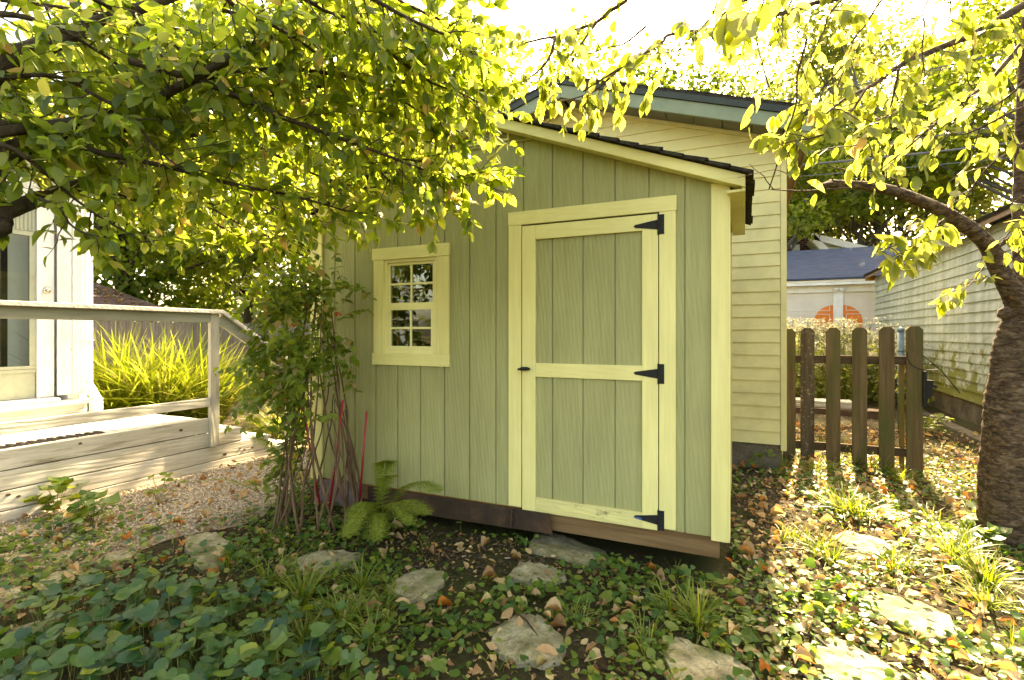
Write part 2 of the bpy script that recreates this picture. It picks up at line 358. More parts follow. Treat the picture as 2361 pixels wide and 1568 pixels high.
class MB:
    def __init__(s): s.v = []; s.f = []
    def poly(s, pts):
        n = len(s.v); s.v += [tuple(p) for p in pts]; s.f.append(tuple(range(n, n + len(pts)))); return s
    def hexa(s, p):
        n = len(s.v); s.v += [tuple(q) for q in p]
        for f in ((0, 3, 2, 1), (4, 5, 6, 7), (0, 1, 5, 4), (1, 2, 6, 5), (2, 3, 7, 6), (3, 0, 4, 7)): s.f.append(tuple(n + i for i in f))
        return s
    def box(s, x0, y0, z0, x1, y1, z1):
        return s.hexa([(x0, y0, z0), (x1, y0, z0), (x1, y1, z0), (x0, y1, z0), (x0, y0, z1), (x1, y0, z1), (x1, y1, z1), (x0, y1, z1)])
    def bar(s, a, b, w, h, up=(0, 0, 1)):
        """box along a-b, w wide, h high"""
        a, b = Vector(a), Vector(b); d = (b - a).normalized(); u = Vector(up)
        sd = d.cross(u).normalized(); u = sd.cross(d).normalized()
        sd *= w / 2; u *= h / 2
        return s.hexa([a - sd - u, a + sd - u, b + sd - u, b - sd - u, a - sd + u, a + sd + u, b + sd + u, b - sd + u])
    def prism(s, poly, off):
        off = Vector(off); n = len(poly); k = len(s.v)
        s.v += [tuple(p) for p in poly] + [tuple(Vector(p) + off) for p in poly]
        s.f.append(tuple(k + i for i in range(n))); s.f.append(tuple(k + n + i for i in reversed(range(n))))
        for i in range(n):
            j = (i + 1) % n; s.f.append((k + i, k + n + i, k + n + j, k + j))
        return s
    def tube(s, pts, rad, n=8, rough=0, rng=R_):
        pts = [Vector(p) for p in pts]; k = len(s.v); m = len(pts)
        if not isinstance(rad, (list, tuple)): rad = [rad] * m
        ref = Vector((0, 0, 1)) if abs((pts[-1] - pts[0]).normalized().z) < .9 else Vector((1, 0, 0))
        for i, p in enumerate(pts):
            d = (pts[min(i + 1, m - 1)] - pts[max(i - 1, 0)]).normalized()
            a = d.cross(ref).normalized(); b = d.cross(a)
            for j in range(n):
                t = 2 * math.pi * j / n
                r = rad[i] * (1 + rough * rng.uniform(-1, 1))
                s.v.append(tuple(p + a * (r * math.cos(t)) + b * (r * math.sin(t))))
        for i in range(m - 1):
            for j in range(n):
                q = (j + 1) % n
                s.f.append((k + i * n + j, k + i * n + q, k + (i + 1) * n + q, k + (i + 1) * n + j))
        s.f.append(tuple(k + j for j in reversed(range(n)))); s.f.append(tuple(k + (m - 1) * n + j for j in range(n)))
        return s
    def build(s, name, mat, parent=None, smooth=False, bevel=0):
        off = ORG[parent.name] if parent is not None else Vector((0, 0, 0))
        me = bpy.data.meshes.new(name)
        me.from_pydata([(x - off.x, y - off.y, z - off.z) for x, y, z in s.v], [], s.f); me.update()
        o = finish(me, name, mat, parent, smooth)
        if bevel:
            b = o.modifiers.new('bevel', 'BEVEL'); b.width = bevel; b.segments = 2; b.limit_method = 'ANGLE'; b.angle_limit = math.radians(40)
        return o

# foliage builder: many copies of a template leaf in one mesh
def T_leaf(rows=((0, .0), (.12, .17), (.35, .29), (.62, .25), (.86, .10), (1, 0)), fold=.25, droop=.18, wave=.0):
    v = []; f = []
    n = len(rows)
    for i, (x, w) in enumerate(rows):
        z = -droop * x * x
        wv = wave * math.sin(i * 2.1)
        v += [(x, -w, z + w * fold + wv), (x, 0, z), (x, w, z + w * fold - wv)]
    for i in range(n - 1):
        a, b = 3 * i, 3 * i + 3
        if rows[i][1] == 0: f += [(a + 1, b + 1, b), (a + 1, b + 2, b + 1)]
        elif rows[i + 1][1] == 0: f += [(a, a + 1, b + 1), (a + 1, a + 2, b + 1)]
        else: f += [(a, a + 1, b + 1, b), (a + 1, a + 2, b + 2, b + 1)]
    return np.array(v, float), f

def T_fan(outline, cup=.12, cx=.35):
    v = [(cx, 0, 0)]
    for x, y in outline:
        r = math.hypot(x - cx, y); v.append((x, y, cup * r * r * 2))
    n = len(outline)
    return np.array(v, float), [(0, 1 + i, 1 + (i + 1) % n) for i in range(n)]

HEART = [(0.03, 0), (-.10, .16), (-.08, .34), (.08, .47), (.30, .50), (.55, .40), (.78, .20), (1.0, 0), (.78, -.20), (.55, -.40), (.30, -.50), (.08, -.47), (-.08, -.34), (-.10, -.16)]
ROUND = [(.02, 0), (.0, .25), (.2, .47), (.5, .52), (.8, .40), (1, .0), (.8, -.40), (.5, -.52), (.2, -.47), (.0, -.25)]
T_APPLE = [T_leaf(fold=.22, droop=.14), T_leaf(fold=.5, droop=.32), T_leaf(((0, 0), (.14, .2), (.38, .33), (.65, .27), (.87, .11), (1, 0)), .12, .05), T_leaf(fold=.3, droop=-.1)]
T_CHERRY = [T_leaf(((0, 0), (.12, .15), (.38, .27), (.66, .25), (.88, .10), (1, 0)), .22, .2), T_leaf(((0, 0), (.12, .14), (.38, .24), (.66, .22), (.88, .09), (1, 0)), .45, .4), T_leaf(((0, 0), (.12, .17), (.4, .3), (.68, .26), (.88, .1), (1, 0)), .1, .08)]
T_VINE = [T_leaf(((0, 0), (.12, .24), (.4, .36), (.68, .31), (.88, .17), (1, 0)), .15, .12), T_leaf(((0, 0), (.12, .2), (.4, .31), (.68, .26), (.88, .13), (1, 0)), .4, .25)]
T_DRY = [T_leaf(((0, 0), (.15, .18), (.4, .3), (.66, .24), (1, 0)), f, d, w) for f, d, w in ((.9, -.35, .04), (1.5, .3, .05), (.3, -.2, .07), (2.2, -.1, .03), (-.6, .35, .05))]
T_VIOLET = [T_fan(HEART, .22), T_fan(HEART, -.12), T_fan(HEART, .45)]
T_ROUND = [T_fan(ROUND, .2), T_fan(ROUND, -.15)]
T_RHOMB = [(np.array([(0, 0, 0), (.45, .33, .10), (1, 0, -.05), (.45, -.33, .10)], float), [(0, 2, 1), (0, 3, 2)]),
           (np.array([(0, 0, 0), (.5, .42, -.06), (1, 0, .08), (.5, -.42, -.06)], float), [(0, 2, 1), (0, 3, 2)])]
def T_blade(bend):
    v = []; f = []
    for i, (x, w) in enumerate(((0, .018), (.3, .02), (.6, .016), (.85, .009))):
        a = bend * x
        v += [(x * math.cos(a * .6), -w, -x * math.sin(a * .9)), (x * math.cos(a * .6), w, -x * math.sin(a * .9))]
    a = bend; v.append((math.cos(a * .6), 0, -math.sin(a * .9)))
    for i in range(3): f.append((2 * i, 2 * i + 1, 2 * i + 3, 2 * i + 2))
    f.append((6, 7, 8))
    return np.array(v, float), f
T_BLADE = [T_blade(.25), T_blade(.7), T_blade(1.15)]
T_CHIP = [(np.array([(0, -.16, 0), (1, -.12, .03), (.95, .15, 0), (.05, .13, .03), (.1, -.1, .14), (.9, -.08, .16), (.85, .1, .13), (.12, .09, .15)], float),
           [(4, 5, 6, 7), (0, 1, 5, 4), (1, 2, 6, 5), (2, 3, 7, 6), (3, 0, 4, 7)])]
T_PEB = [(np.array([(-.5, -.1, 0), (-.1, -.45, 0), (.45, -.25, 0), (.5, .2, 0), (.05, .45, 0), (-.42, .3, 0), (-.25, -.1, .3), (.1, -.2, .36), (.25, .1, .33), (-.1, .2, .35)], float),
          [(0, 1, 7, 6), (1, 2, 7), (2, 3, 8, 7), (3, 4, 9, 8), (4, 5, 9), (5, 0, 6, 9), (6, 7, 8, 9)])]

def unit(a):
    a = np.asarray(a, float); return a / np.maximum(np.linalg.norm(a, axis=-1, keepdims=True), 1e-9)

class FB:
    def __init__(s): s.V = []; s.L = []; s.T = []; s.A = []; s.MI = []; s.n = 0
    def add(s, temps, P, X, N, S, tint, mi=0):
        P = np.asarray(P, float).reshape(-1, 3)
        if not len(P): return s
        X = unit(np.asarray(X, float).reshape(-1, 3)); N = np.asarray(N, float).reshape(-1, 3)
        Y = unit(np.cross(N, X)); Z = np.cross(X, Y)
        S = np.broadcast_to(np.asarray(S, float), (len(P),)); tint = np.broadcast_to(np.asarray(tint, float), (len(P),))
        pick = NP.integers(0, len(temps), len(P))
        for ti, (tv, tf) in enumerate(temps):
            k = np.nonzero(pick == ti)[0]
            if not len(k): continue
            v = P[k][:, None] + S[k][:, None, None] * (tv[None, :, 0:1] * X[k][:, None] + tv[None, :, 1:2] * Y[k][:, None] + tv[None, :, 2:3] * Z[k][:, None])
            m = len(tv)
            flat = np.concatenate([np.array(f) for f in tf]); tot = np.array([len(f) for f in tf])
            base = s.n + np.arange(len(k)) * m
            s.V.append(v.reshape(-1, 3)); s.L.append((base[:, None] + flat[None]).ravel()); s.T.append(np.tile(tot, len(k)))
            s.A.append(np.repeat(tint[k], m)); s.MI.append(np.full(len(k) * len(tf), mi)); s.n += len(k) * m
        return s
    def mesh(s, mb, mi=0, tint=.5):
        if not mb.v: return s
        v = np.array(mb.v, float)
        s.V.append(v); s.L.append(np.concatenate([np.array(f) for f in mb.f]) + s.n); s.T.append(np.array([len(f) for f in mb.f]))
        s.A.append(np.full(len(v), tint)); s.MI.append(np.full(len(mb.f), mi)); s.n += len(v)
        return s
    def build(s, name, mats, parent=None, smooth=True):
        off = np.array(ORG[parent.name]) if parent is not None else np.zeros(3)
        V = np.concatenate(s.V) - off; L = np.concatenate(s.L).astype(np.int32); T = np.concatenate(s.T).astype(np.int32)
        me = bpy.data.meshes.new(name)
        me.vertices.add(len(V)); me.vertices.foreach_set('co', V.astype(np.float32).ravel())
        me.loops.add(len(L)); me.loops.foreach_set('vertex_index', L)
        me.polygons.add(len(T)); me.polygons.foreach_set('loop_start', np.concatenate([[0], np.cumsum(T)[:-1]]).astype(np.int32)); 
        try: me.polygons.foreach_set('loop_total', T)
        except Exception: pass
        me.polygons.foreach_set('material_index', np.concatenate(s.MI).astype(np.int32))
        me.update(calc_edges=True)
        at = me.attributes.new('tint', 'FLOAT', 'POINT'); at.data.foreach_set('value', np.concatenate(s.A).astype(np.float32))
        me.validate()
        return finish(me, name, mats, parent, smooth)

def rvec(n, scale=1.0): return NP.normal(0, scale, (n, 3))
def catmull(pts, per=6):
    pts = [Vector(p) for p in pts]; out = []
    for i in range(len(pts) - 1):
        p0, p1, p2, p3 = pts[max(i - 1, 0)], pts[i], pts[i + 1], pts[min(i + 2, len(pts) - 1)]
        for j in range(per):
            t = j / per
            out.append(.5 * ((2 * p1) + (p2 - p0) * t + (2 * p0 - 5 * p1 + 4 * p2 - p3) * t * t + (3 * p1 - p0 - 3 * p2 + p3) * t ** 3))
    out.append(pts[-1]); return out
# ================================================================ world, sun, camera
SUN_EL, SUN_AZ = math.radians(39.5), math.radians(6.5)
w = bpy.data.worlds.new('World'); sc.world = w; w.use_nodes = True
nt = w.node_tree; nt.nodes.clear()
sky = nt.nodes.new('ShaderNodeTexSky'); sky.sky_type = 'NISHITA'; sky.sun_disc = False
sky.sun_elevation = SUN_EL; sky.sun_rotation = SUN_AZ
sky.air_density = 1.0; sky.dust_density = 4.0; sky.ozone_density = .6
bg = nt.nodes.new('ShaderNodeBackground'); bg.inputs['Strength'].default_value = .15
ow = nt.nodes.new('ShaderNodeOutputWorld')
link(nt, sky.outputs['Color'], bg.inputs['Color']); link(nt, bg.outputs['Background'], ow.inputs['Surface'])
sun = bpy.data.lights.new('sun', 'SUN'); sun.energy = 5.0; sun.angle = math.radians(.5); sun.color = (1, .93, .80)
so = bpy.data.objects.new('sun', sun); COL.objects.link(so)
sd = Vector((math.sin(SUN_AZ) * math.cos(SUN_EL), math.cos(SUN_AZ) * math.cos(SUN_EL), math.sin(SUN_EL)))
so.rotation_euler = sd.to_track_quat('Z', 'Y').to_euler(); so.location = (3, 20, 18)

cam = bpy.data.cameras.new('camera'); co = bpy.data.objects.new('camera', cam); COL.objects.link(co)
cam.sensor_width = 36; cam.lens = 1538 / 3072 * 36; cam.shift_y = -20 / 3072; cam.clip_start = .05; cam.clip_end = 1200
co.location = (0, 0, H); co.rotation_euler = (math.radians(90), 0, TH)
sc.camera = co
vs = sc.view_settings
vs.view_transform = 'Standard'; vs.look = 'None'; vs.exposure = 2.95; vs.gamma = 1
vs.use_white_balance = True; vs.white_balance_temperature = 10000; vs.white_balance_tint = 10
sc.cycles.max_bounces = 10; sc.cycles.transmission_bounces = 8; sc.cycles.transparent_max_bounces = 16
sc.cycles.diffuse_bounces = 5; sc.cycles.caustics_reflective = False; sc.cycles.caustics_refractive = False
sc.cycles.use_denoising = True

# ================================================================ ground
gx = np.concatenate([[-400, -120, -50, -25], np.arange(-14, -5, .5), np.arange(-5, 4, .08), np.arange(4, 12, .5), [16, 30, 60, 150, 400]])
gy = np.concatenate([[-200, -60, -20, -8, -4, -2], np.arange(-1, 8, .08), np.arange(8, 26, .6), [32, 50, 90, 200, 600]])
mb = MB()
for y in gy:
    for x in gx: mb.v.append((x, y, gz(x, y) if -14 < x < 12 and -4 < y < 26 else -.02))
n = len(gx)
for j in range(len(gy) - 1):
    for i in range(n - 1): mb.f.append((j * n + i, j * n + i + 1, (j + 1) * n + i + 1, (j + 1) * n + i))
tag(mb.build('ground', M['soil'], smooth=True), 'dark soil of the garden under leaves and ground cover', 'ground', kind='structure')

def sheet(name, mat, x0, x1, y0, y1, lift, label, cat, wob=.12):
    mb = MB(); nx, ny = 26, 40
    for j in range(ny + 1):
        for i in range(nx + 1):
            fx, fy = i / nx, j / ny
            y = y0 + (y1 - y0) * fy
            xr = x1 + wob * (math.sin(y * 3.1) + .6 * math.sin(y * 7.3 + 1))
            x = x0 + (xr - x0) * fx
            mb.v.append((x, y, gz(x, y) + lift))
    for j in range(ny):
        for i in range(nx):
            a = j * (nx + 1) + i; mb.f.append((a, a + 1, a + nx + 2, a + nx + 1))
    tag(mb.build(name, mat, smooth=True), label, cat, kind='structure')
sheet('gravel_path', M['gravel'], -4.85, -3.45, .6, 5.2, .005, 'brown gravel strip between the wooden deck and the planting', 'path')
sheet('straw_bed', M['strawbed'], -10.9, -3.7, 4.3, 8.9, .02, 'pale straw mulch bed beyond the deck steps', 'mulch bed', .2)

# ================================================================ garden shed
D0 = 3.12; AX = -1.636; SL = .382; SYB = 4.35
def stop(x): return 2.84 - SL * abs(x - AX) - .012
shed = thing('garden_shed', (AX, 3.7, 0), 'sage green wooden garden shed with cream trim and a gable front', 'shed')
openings = [(-2.465, -2.002, 1.211, 1.909), (-1.34, -.4576, .15, 2.075)]
def pieces(xa, xb, zb, ops, topf):
    xs = sorted({xa, xb, *[x for o in ops for x in o[:2] if xa < x < xb], *([AX] if xa < AX < xb else [])})
    for a, b in zip(xs, xs[1:]):
        m = (a + b) / 2; cuts = sorted((o[2], o[3]) for o in ops if o[0] <= m <= o[1])
        z = zb
        for c0, c1 in cuts:
            if c0 > z: yield a, b, z, z, c0, c0
            z = c1
        yield a, b, z, z, topf(a), topf(b)
mb = MB()
gs = [-.315 - .2032 * k for k in range(-1, 15)]
for k in range(len(gs) - 1):
    a, b = max(gs[k + 1] + .0045, -3.185), min(gs[k] - .0045, -.088)
    if b <= a: continue
    for p in pieces(a, b, .205, openings, stop):
        x0, x1, z0, z1, t0, t1 = p
        mb.prism([(x0, D0, z0), (x1, D0, z1), (x1, D0, t1), (x0, D0, t0)], (0, .009, 0))
for p in pieces(-3.185, -.088, .206, openings, lambda x: stop(x) - .002):
    x0, x1, z0, z1, t0, t1 = p
    mb.prism([(x0, D0 + .0092, z0), (x1, D0 + .0092, z1), (x1, D0 + .0092, t1), (x0, D0 + .0092, t0)], (0, .012, 0))
mb.box(-3.183, D0 + .025, .207, -3.165, SYB, stop(-3.18) - .01)
mb.box(-.106, D0 + .025, .207, -.09, SYB, stop(-.09) - .01)
mb.prism([(-3.16, SYB - .02, .207), (-.11, SYB - .02, .207), (-.11, SYB - .02, stop(-.11) - .01), (AX, SYB - .02, stop(AX) - .01), (-3.16, SYB - .02, stop(-3.16) - .01)], (0, .018, 0))
mb.build('wall', M['sage'], shed)
# room behind the window
mb = MB()
mb.box(-3.15, D0 + .03, .20, -.12, SYB - .03, .215)
mb.box(-3.155, 4.26, .22, -.115, 4.30, 2.2)
mb.box(-2.56, 3.28, .22, -2.54, 4.25, 2.2)
mb.build('floor_and_lining', M['inside'], shed)
mb = MB().box(-2.2, 4.22, 1.3, -1.4, 4.25, 2.05); mb.build('pegboard', M['pegboard'], shed)
MB().tube([(-2.43, 3.26, .3), (-2.435, 3.22, 1.75)], .007, 8).build('rake_handle', M['orangestick'], shed)
mb = MB()
for i in range(3): mb.box(-2.20 - .01 * i, 3.9, 1.19 + i * .075, -2.08 + .015 * (i % 2), 4.0, 1.195 + i * .075)
mb.build('reflection_bars', M['white'], shed)  # white slats put inside to stand for reflections in the lower sash
# skids, plank, trim
mb = MB(); mb.box(-3.1, D0 + .03, .075, -.13, D0 + .07, .203); mb.build('skid', M['rawwood'], shed, bevel=.004)
MB().box(-3.07, D0 + .012, .192, -1.36, D0 + .03, .2045).build('sill_edge', M['orangewood'], shed)
mb = MB(); mb.box(-3.0, 4.1, .0, -.3, 4.2, .2); mb.build('skid', M['rawwood'], shed)
for x0, x1 in ((-.172, -.0845), (-3.188, -3.077)):
    mb = MB(); mb.box(x0, D0 - .019, .19, x1, D0 - .001, stop(x1 if x1 > AX else x0) - .03)
    t = mb.build('corner_trim', M['cream'], shed, bevel=.002)
    mb = MB(); xs = (x1 - .02, x1 - .0005) if x1 > AX else (x0 + .0005, x0 + .02)
    mb.box(*((x1 + .0003, D0 - .018, .191, x1 + .0105, D0 + .09, stop(x0) - .09) if x1 > AX else (x0 - .0105, D0 - .018, .191, x0 - .0003, D0 + .09, stop(x0) - .09)))
    mb.build('side_board', M['cream'], t, bevel=.002)
# roof
RX0, RX1 = -3.275, .004
mb = MB()
rr = random.Random(3)
for sgn in (-1, 1):
    L = 1.68; nC = 14; dx = L / nC
    for k in range(nC):
        xa = AX + sgn * k * dx; xb = AX + sgn * (k + 1) * dx * 1.0
        y = 2.985
        while y < 4.42:
            wd = rr.uniform(.14, .28); y2 = min(y + wd, 4.42)
            za = 2.858 - SL * k * dx; zb = 2.858 - SL * (k + 1) * dx
            th = rr.uniform(.004, .012); e = rr.uniform(0, .02)
            q = xb + sgn * e
            mb.hexa([(xa, y, za - .014), (q, y, zb - .014), (q, y2 - .003, zb - .014), (xa, y2 - .003, za - .014),
                     (xa, y, za + .002), (q, y, zb + th), (q, y2 - .003, zb + th), (xa, y2 - .003, za + .002)])
            y = y2
mb.build('roof', M['shingle'], shed)
for sgn, xe in ((1, RX1), (-1, RX0)):
    mb = MB()
    za, zb = 2.84, 2.84 - SL * abs(xe - AX)
    A = AX + sgn * .0005
    mb.hexa([(A, 3.02, za - .068), (xe, 3.02, zb - .068), (xe, 3.037, zb - .068), (A, 3.037, za - .068),
             (A, 3.02, za), (xe, 3.02, zb), (xe, 3.037, zb), (A, 3.037, za)])
    rk = mb.build('rake_board', M['creamh'], shed, bevel=.003)
    mb = MB()
    mb.hexa([(A, 3.0375, za - .066), (xe - sgn * .02, 3.0375, zb - .066 + SL * .02), (xe - sgn * .02, 3.117, zb - .066 + SL * .02), (A, 3.117, za - .066),
             (A, 3.0375, za - .055), (xe - sgn * .02, 3.0375, zb - .055 + SL * .02), (xe - sgn * .02, 3.117, zb - .055 + SL * .02), (A, 3.117, za - .055)])
    mb.build('rake_soffit', M['cream'], rk)
    mb = MB(); mb.box(min(xe - sgn * .018, xe), 3.04, zb - .085, max(xe - sgn * .018, xe), 4.4, zb - .012)
    fs = mb.build('eave_fascia', M['cream'], shed, bevel=.002)
    xi = -.086 if sgn > 0 else -3.186
    mb = MB(); mb.box(min(xi, xe - sgn * .0185), 3.045, zb - .084, max(xi, xe - sgn * .0185), 4.4, zb - .07); mb.build('eave_soffit', M['cream'], fs)
MB().box(-2.15, D0 - .012, 2.628, -1.17, D0 - .001, 2.642).build('drip_strip', M['sage'], shed)
# gable vent
vent = MB()
vx0, vx1, vz0, vz1 = -1.84, -1.434, 2.652, 2.748
def frame(mb, x0, x1, z0, z1, wd, y0, y1):
    mb.box(x0, y0, z0, x1, y1, z0 + wd); mb.box(x0, y0, z1 - wd, x1, y1, z1)
    mb.box(x0, y0, z0 + wd, x0 + wd, y1, z1 - wd); mb.box(x1 - wd, y0, z0 + wd, x1, y1, z1 - wd); return mb
frame(vent, vx0, vx1, vz0, vz1, .014, D0 - .012, D0 - .001)
for i in (1, 2): vent.box(vx0 + i * .135 - .008, D0 - .0118, vz0 + .0142, vx0 + i * .135 + .008, D0 - .001, vz1 - .0142)
vent = vent.build('gable_vent', M['vinylwhite'], shed, bevel=.0015)
mb = MB()
for i in range(7):
    z = vz0 + .0155 + i * .0093
    for j in range(3):
        xa = vx0 + .0145 + j * .135 + (.008 if j else 0); xb = vx0 + (j + 1) * .135 - .008 if j < 2 else vx1 - .0145
        mb.hexa([(xa, D0 - .010, z), (xb, D0 - .010, z), (xb, D0 - .003, z + .006), (xa, D0 - .003, z + .006), (xa, D0 - .010, z + .0012), (xb, D0 - .010, z + .0012), (xb, D0 - .003, z + .0072), (xa, D0 - .003, z + .0072)])
mb.build('louvre', M['vinylwhite'], vent)
MB().box(vx0 + .0145, D0 - .0022, vz0 + .0145, vx1 - .0145, D0 - .0012, vz1 - .0145).build('vent_screen', M['hole'], vent)
# window
win = frame(MB(), -2.4645, -2.0025, 1.2115, 1.9085, .022, D0 - .006, D0 + .05).build('window', M['vinylwhite'], shed, bevel=.0015)
MB().box(-2.571, D0 - .022, 1.909, -1.894, D0 - .001, 1.9985).build('head_casing', M['creamh'], win, bevel=.002)
MB().box(-2.571, D0 - .022, 1.124, -1.894, D0 - .001, 1.211).build('sill_board', M['creamh'], win, bevel=.002)
for x0, x1 in ((-2.558, -2.465), (-2.002, -1.898)): MB().box(x0, D0 - .0195, 1.2115, x1, D0 - .001, 1.9085).build('side_casing', M['cream'], win, bevel=.002)
for z0, z1, y, wd in ((1.565, 1.886, D0 + .006, .021), (1.234, 1.5645, D0 - .0005, .032)):
    xa, xb = -2.442, -2.025
    mb = frame(MB(), xa, xb, z0, z1, wd, y, y + .022)
    xm, zm = (xa + xb) / 2, (z0 + z1) / 2
    mb.box(xm - .008, y + .003, z0 + wd, xm + .008, y + .018, z1 - wd)
    mb.box(xa + wd, y + .0035, zm - .008, xm - .0082, y + .0175, zm + .008); mb.box(xm + .0082, y + .0035, zm - .008, xb - wd, y + .0175, zm + .008)
    mb.build('sash', M['vinylwhite'], win, bevel=.0015)
    MB().box(xa + wd - .004, y + .009, z0 + wd - .004, xb - wd + .004, y + .0125, z1 - wd + .004).build('pane', M['glass'], win)
# door
mb = MB(); mb.box(-1.4327, D0 - .019, .214, -1.3415, D0 - .001, 2.0745); mb.build('door_casing', M['cream'], shed, bevel=.002)
mb = MB(); mb.box(-.4576, D0 - .019, .216, -.364, D0 - .001, 2.0745); mb.build('door_casing', M['cream'], shed, bevel=.002)
mb = MB(); mb.box(-1.4345, D0 - .022, 2.075, -.359, D0 - .001, 2.163); mb.build('door_header', M['creamh'], shed, bevel=.002)
door = MB()
ys = D0 + .001
for k in range(len(gs) - 1):
    a, b = max(gs[k + 1] + .0045, -1.3344), min(gs[k] - .0045, -.4633)
    if b > a: door.box(a, ys, .2, b, ys + .009, 2.062)
door.box(-1.333, ys + .0092, .201, -.4645, ys + .03, 2.061)
door = door.build('door', M['sage'], shed)
tag(door, 'sage door with cream frame boards and three black strap hinges')
yf, yb = D0 - .018, D0 + .0008
for x0, x1 in ((-1.3344, -1.2414), (-.556, -.4633)): MB().box(x0, yf, .199, x1, yb, 2.065).build('door_stile', M['cream'], door, bevel=.002)
for z0, z1 in ((1.972, 2.065), (1.077, 1.166)): MB().box(-1.2410, yf + .001, z0, -.5564, yb, z1).build('door_rail', M['creamh'], door, bevel=.002)
MB().box(-1.2410, yf + .001, .199, -.5564, yb, .290).build('bottom_rail', M['creamworn'], door, bevel=.002)
MB().box(-1.3345, D0 + .012, 2.066, -.4635, D0 + .03, 2.0748).build('door_gap', M['hole'], door)
for zc, blue in ((2.0, 0), (1.122, 0), (.262, 1)):
    mb = MB(); y0, y1 = D0 - .0215, D0 - .0193
    mb.box(-.4565, D0 - .0225, zc - .058, -.428, D0 - .0192, zc + .058)
    mb.prism([(-.466, y0, zc - .029), (-.596, y0, zc - .009), (-.606, y0, zc), (-.596, y0, zc + .009), (-.466, y0, zc + .029)], (0, .0025, 0))
    mb.tube([(-.461, D0 - .024, zc - .06), (-.461, D0 - .024, zc + .06)], .0055, 10)
    for sx, sz in ((-.435, .045), (-.443, .016), (-.435, -.016), (-.443, -.045), (-.48, .018), (-.48, -.018), (-.525, 0), (-.59, 0)):
        mb.tube([(sx, D0 - .0226, zc + sz), (sx, D0 - .0238, zc + sz)], .0036, 8)
    hg = mb.build('hinge', M['black'], door, bevel=.0006)
    if blue:
        tag(hg, 'bottom hinge with a streak of blue paint on its strap')
        MB().prism([(-.600, y0 - .0006, zc + .003), (-.597, y0 - .0006, zc - .006), (-.556, y0 - .0006, zc - .012), (-.556, y0 - .0006, zc - .003), (-.585, y0 - .0006, zc + .002)], (0, .0004, 0)).build('paint_streak', M['bluepaint'], door)
mb = MB()
mb.tube([(-1.318, D0 - .018, 1.128), (-1.318, D0 - .045, 1.128)], .012, 12)
mb.tube([(-1.352, D0 - .05, 1.124), (-1.335, D0 - .052, 1.127), (-1.318, D0 - .052, 1.129), (-1.29, D0 - .05, 1.130), (-1.268, D0 - .047, 1.129)], [.006, .008, .014, .013, .007], 10)
mb.build('handle', M['black'], door, smooth=True)
# leaning steel plate and blocks at the left base
mb = MB(); mb.prism([(-2.6, 3.085, .05), (-1.115, 3.085, .075), (-1.145, 3.085, .205), (-2.6, 3.085, .200)], (0, .008, 0))
mb.tube([(-1.40, 3.075, .20), (-1.40, 3.07, .09)], .012, 8); mb.box(-1.425, 3.066, .125, -1.378, 3.084, .145); mb.box(-1.42, 3.068, .175, -1.383, 3.084, .19)
tag(mb.build('steel_plate', M['rust'], bevel=.002), 'rusty brown steel plate leaning along the foot of the shed left of the door', 'metal plate')
for i, (x0, x1, lab) in enumerate(((-3.12, -2.72, 'stained purplish concrete block under the shed corner behind the trellis'),)):
    mb = MB(); mb.box(x0, D0 + (.0 if i == 0 else .08), -.06, x1, D0 + .25, .19 if i == 0 else .074)
    tag(mb.build('concrete_block', M['purpleblock'] if i == 0 else M['concrete'], bevel=.008), lab, 'block')

# ================================================================ garage behind
GY = 5.7; GX0, GX1 = -4.05, .372; RGX = -1.84; GS = .321; GE = .55
def groof(x): return 4.15 - GS * abs(x - RGX)
gar = thing('yellow_garage', (RGX, 7.5, 0), 'pale yellow lap sided garage with a green rake board, close behind the sage shed', 'garage')
mb = MB()
def lap(mb, z0, z1, y, xlim0, xlim1, step, rooff, drop):
    z = z0
    while z < z1:
        zt = z + step
        def rng_(zz):
            k = (rooff(RGX) - drop - zz) / GS
            return max(xlim0, RGX - k), min(xlim1, RGX + k)
        if (rooff(RGX) - drop - z) <= .02: break
        a0, b0 = rng_(z); a1, b1 = rng_(min(zt, rooff(RGX) - drop - .002)); zt2 = min(zt, rooff(RGX) - drop - .002)
        mb.hexa([(a0, y - .016, z), (b0, y - .016, z), (b0, y + .02, z), (a0, y + .02, z),
                 (a1, y - .003, zt2), (b1, y - .003, zt2), (b1, y + .02, zt2), (a1, y + .02, zt2)])
        z = zt
lap(mb, .26, 4.2, GY, GX0, GX1 - .05, .1265, groof, .15)
gw = mb.build('wall', M['vinylyellow'], gar)
mb = MB(); mb.box(GX1 - .03, GY + .03, .25, GX1 - .01, 9.5, groof(GX1) - .15); mb.box(GX0, GY + .03, .25, GX0 + .02, 9.5, groof(GX0) - .15); mb.box(GX0 + .03, 9.45, .25, GX1 - .04, 9.5, 3.3)
mb.build('side_wall', M['vinylyellow'], gar)
MB().box(-.9, GY - .0175, 2.37, -.897, GY - .002, 2.49).build('siding_seam', M['soffit'], gw)
mb = MB(); mb.box(GX1 - .048, GY - .024, .205, GX1, GY - .0005, groof(GX1) - .16); mb.box(GX1 - .004, GY, .206, GX1 + .006, GY + .06, groof(GX1) - .165)
mb.build('corner_trim', M['vinylyellow'], gar, bevel=.003)
MB().box(GX0 + .02, GY + .022, -.25, GX1 - .035, GY + .2, .262).build('foundation', M['concrete'], gar)
mb = MB()
for sgn, xe in ((1, GE), (-1, 2 * RGX - GE)):
    za, zb = 4.15, groof(GE)
    mb.hexa([(RGX, 5.33, za + .0), (xe, 5.33, zb), (xe, 9.8, zb), (RGX, 9.8, za), (RGX, 5.33, za + .03), (xe + sgn * .02, 5.33, zb + .03), (xe + sgn * .02, 9.8, zb + .03), (RGX, 9.8, za + .03)])
rr = random.Random(9); 
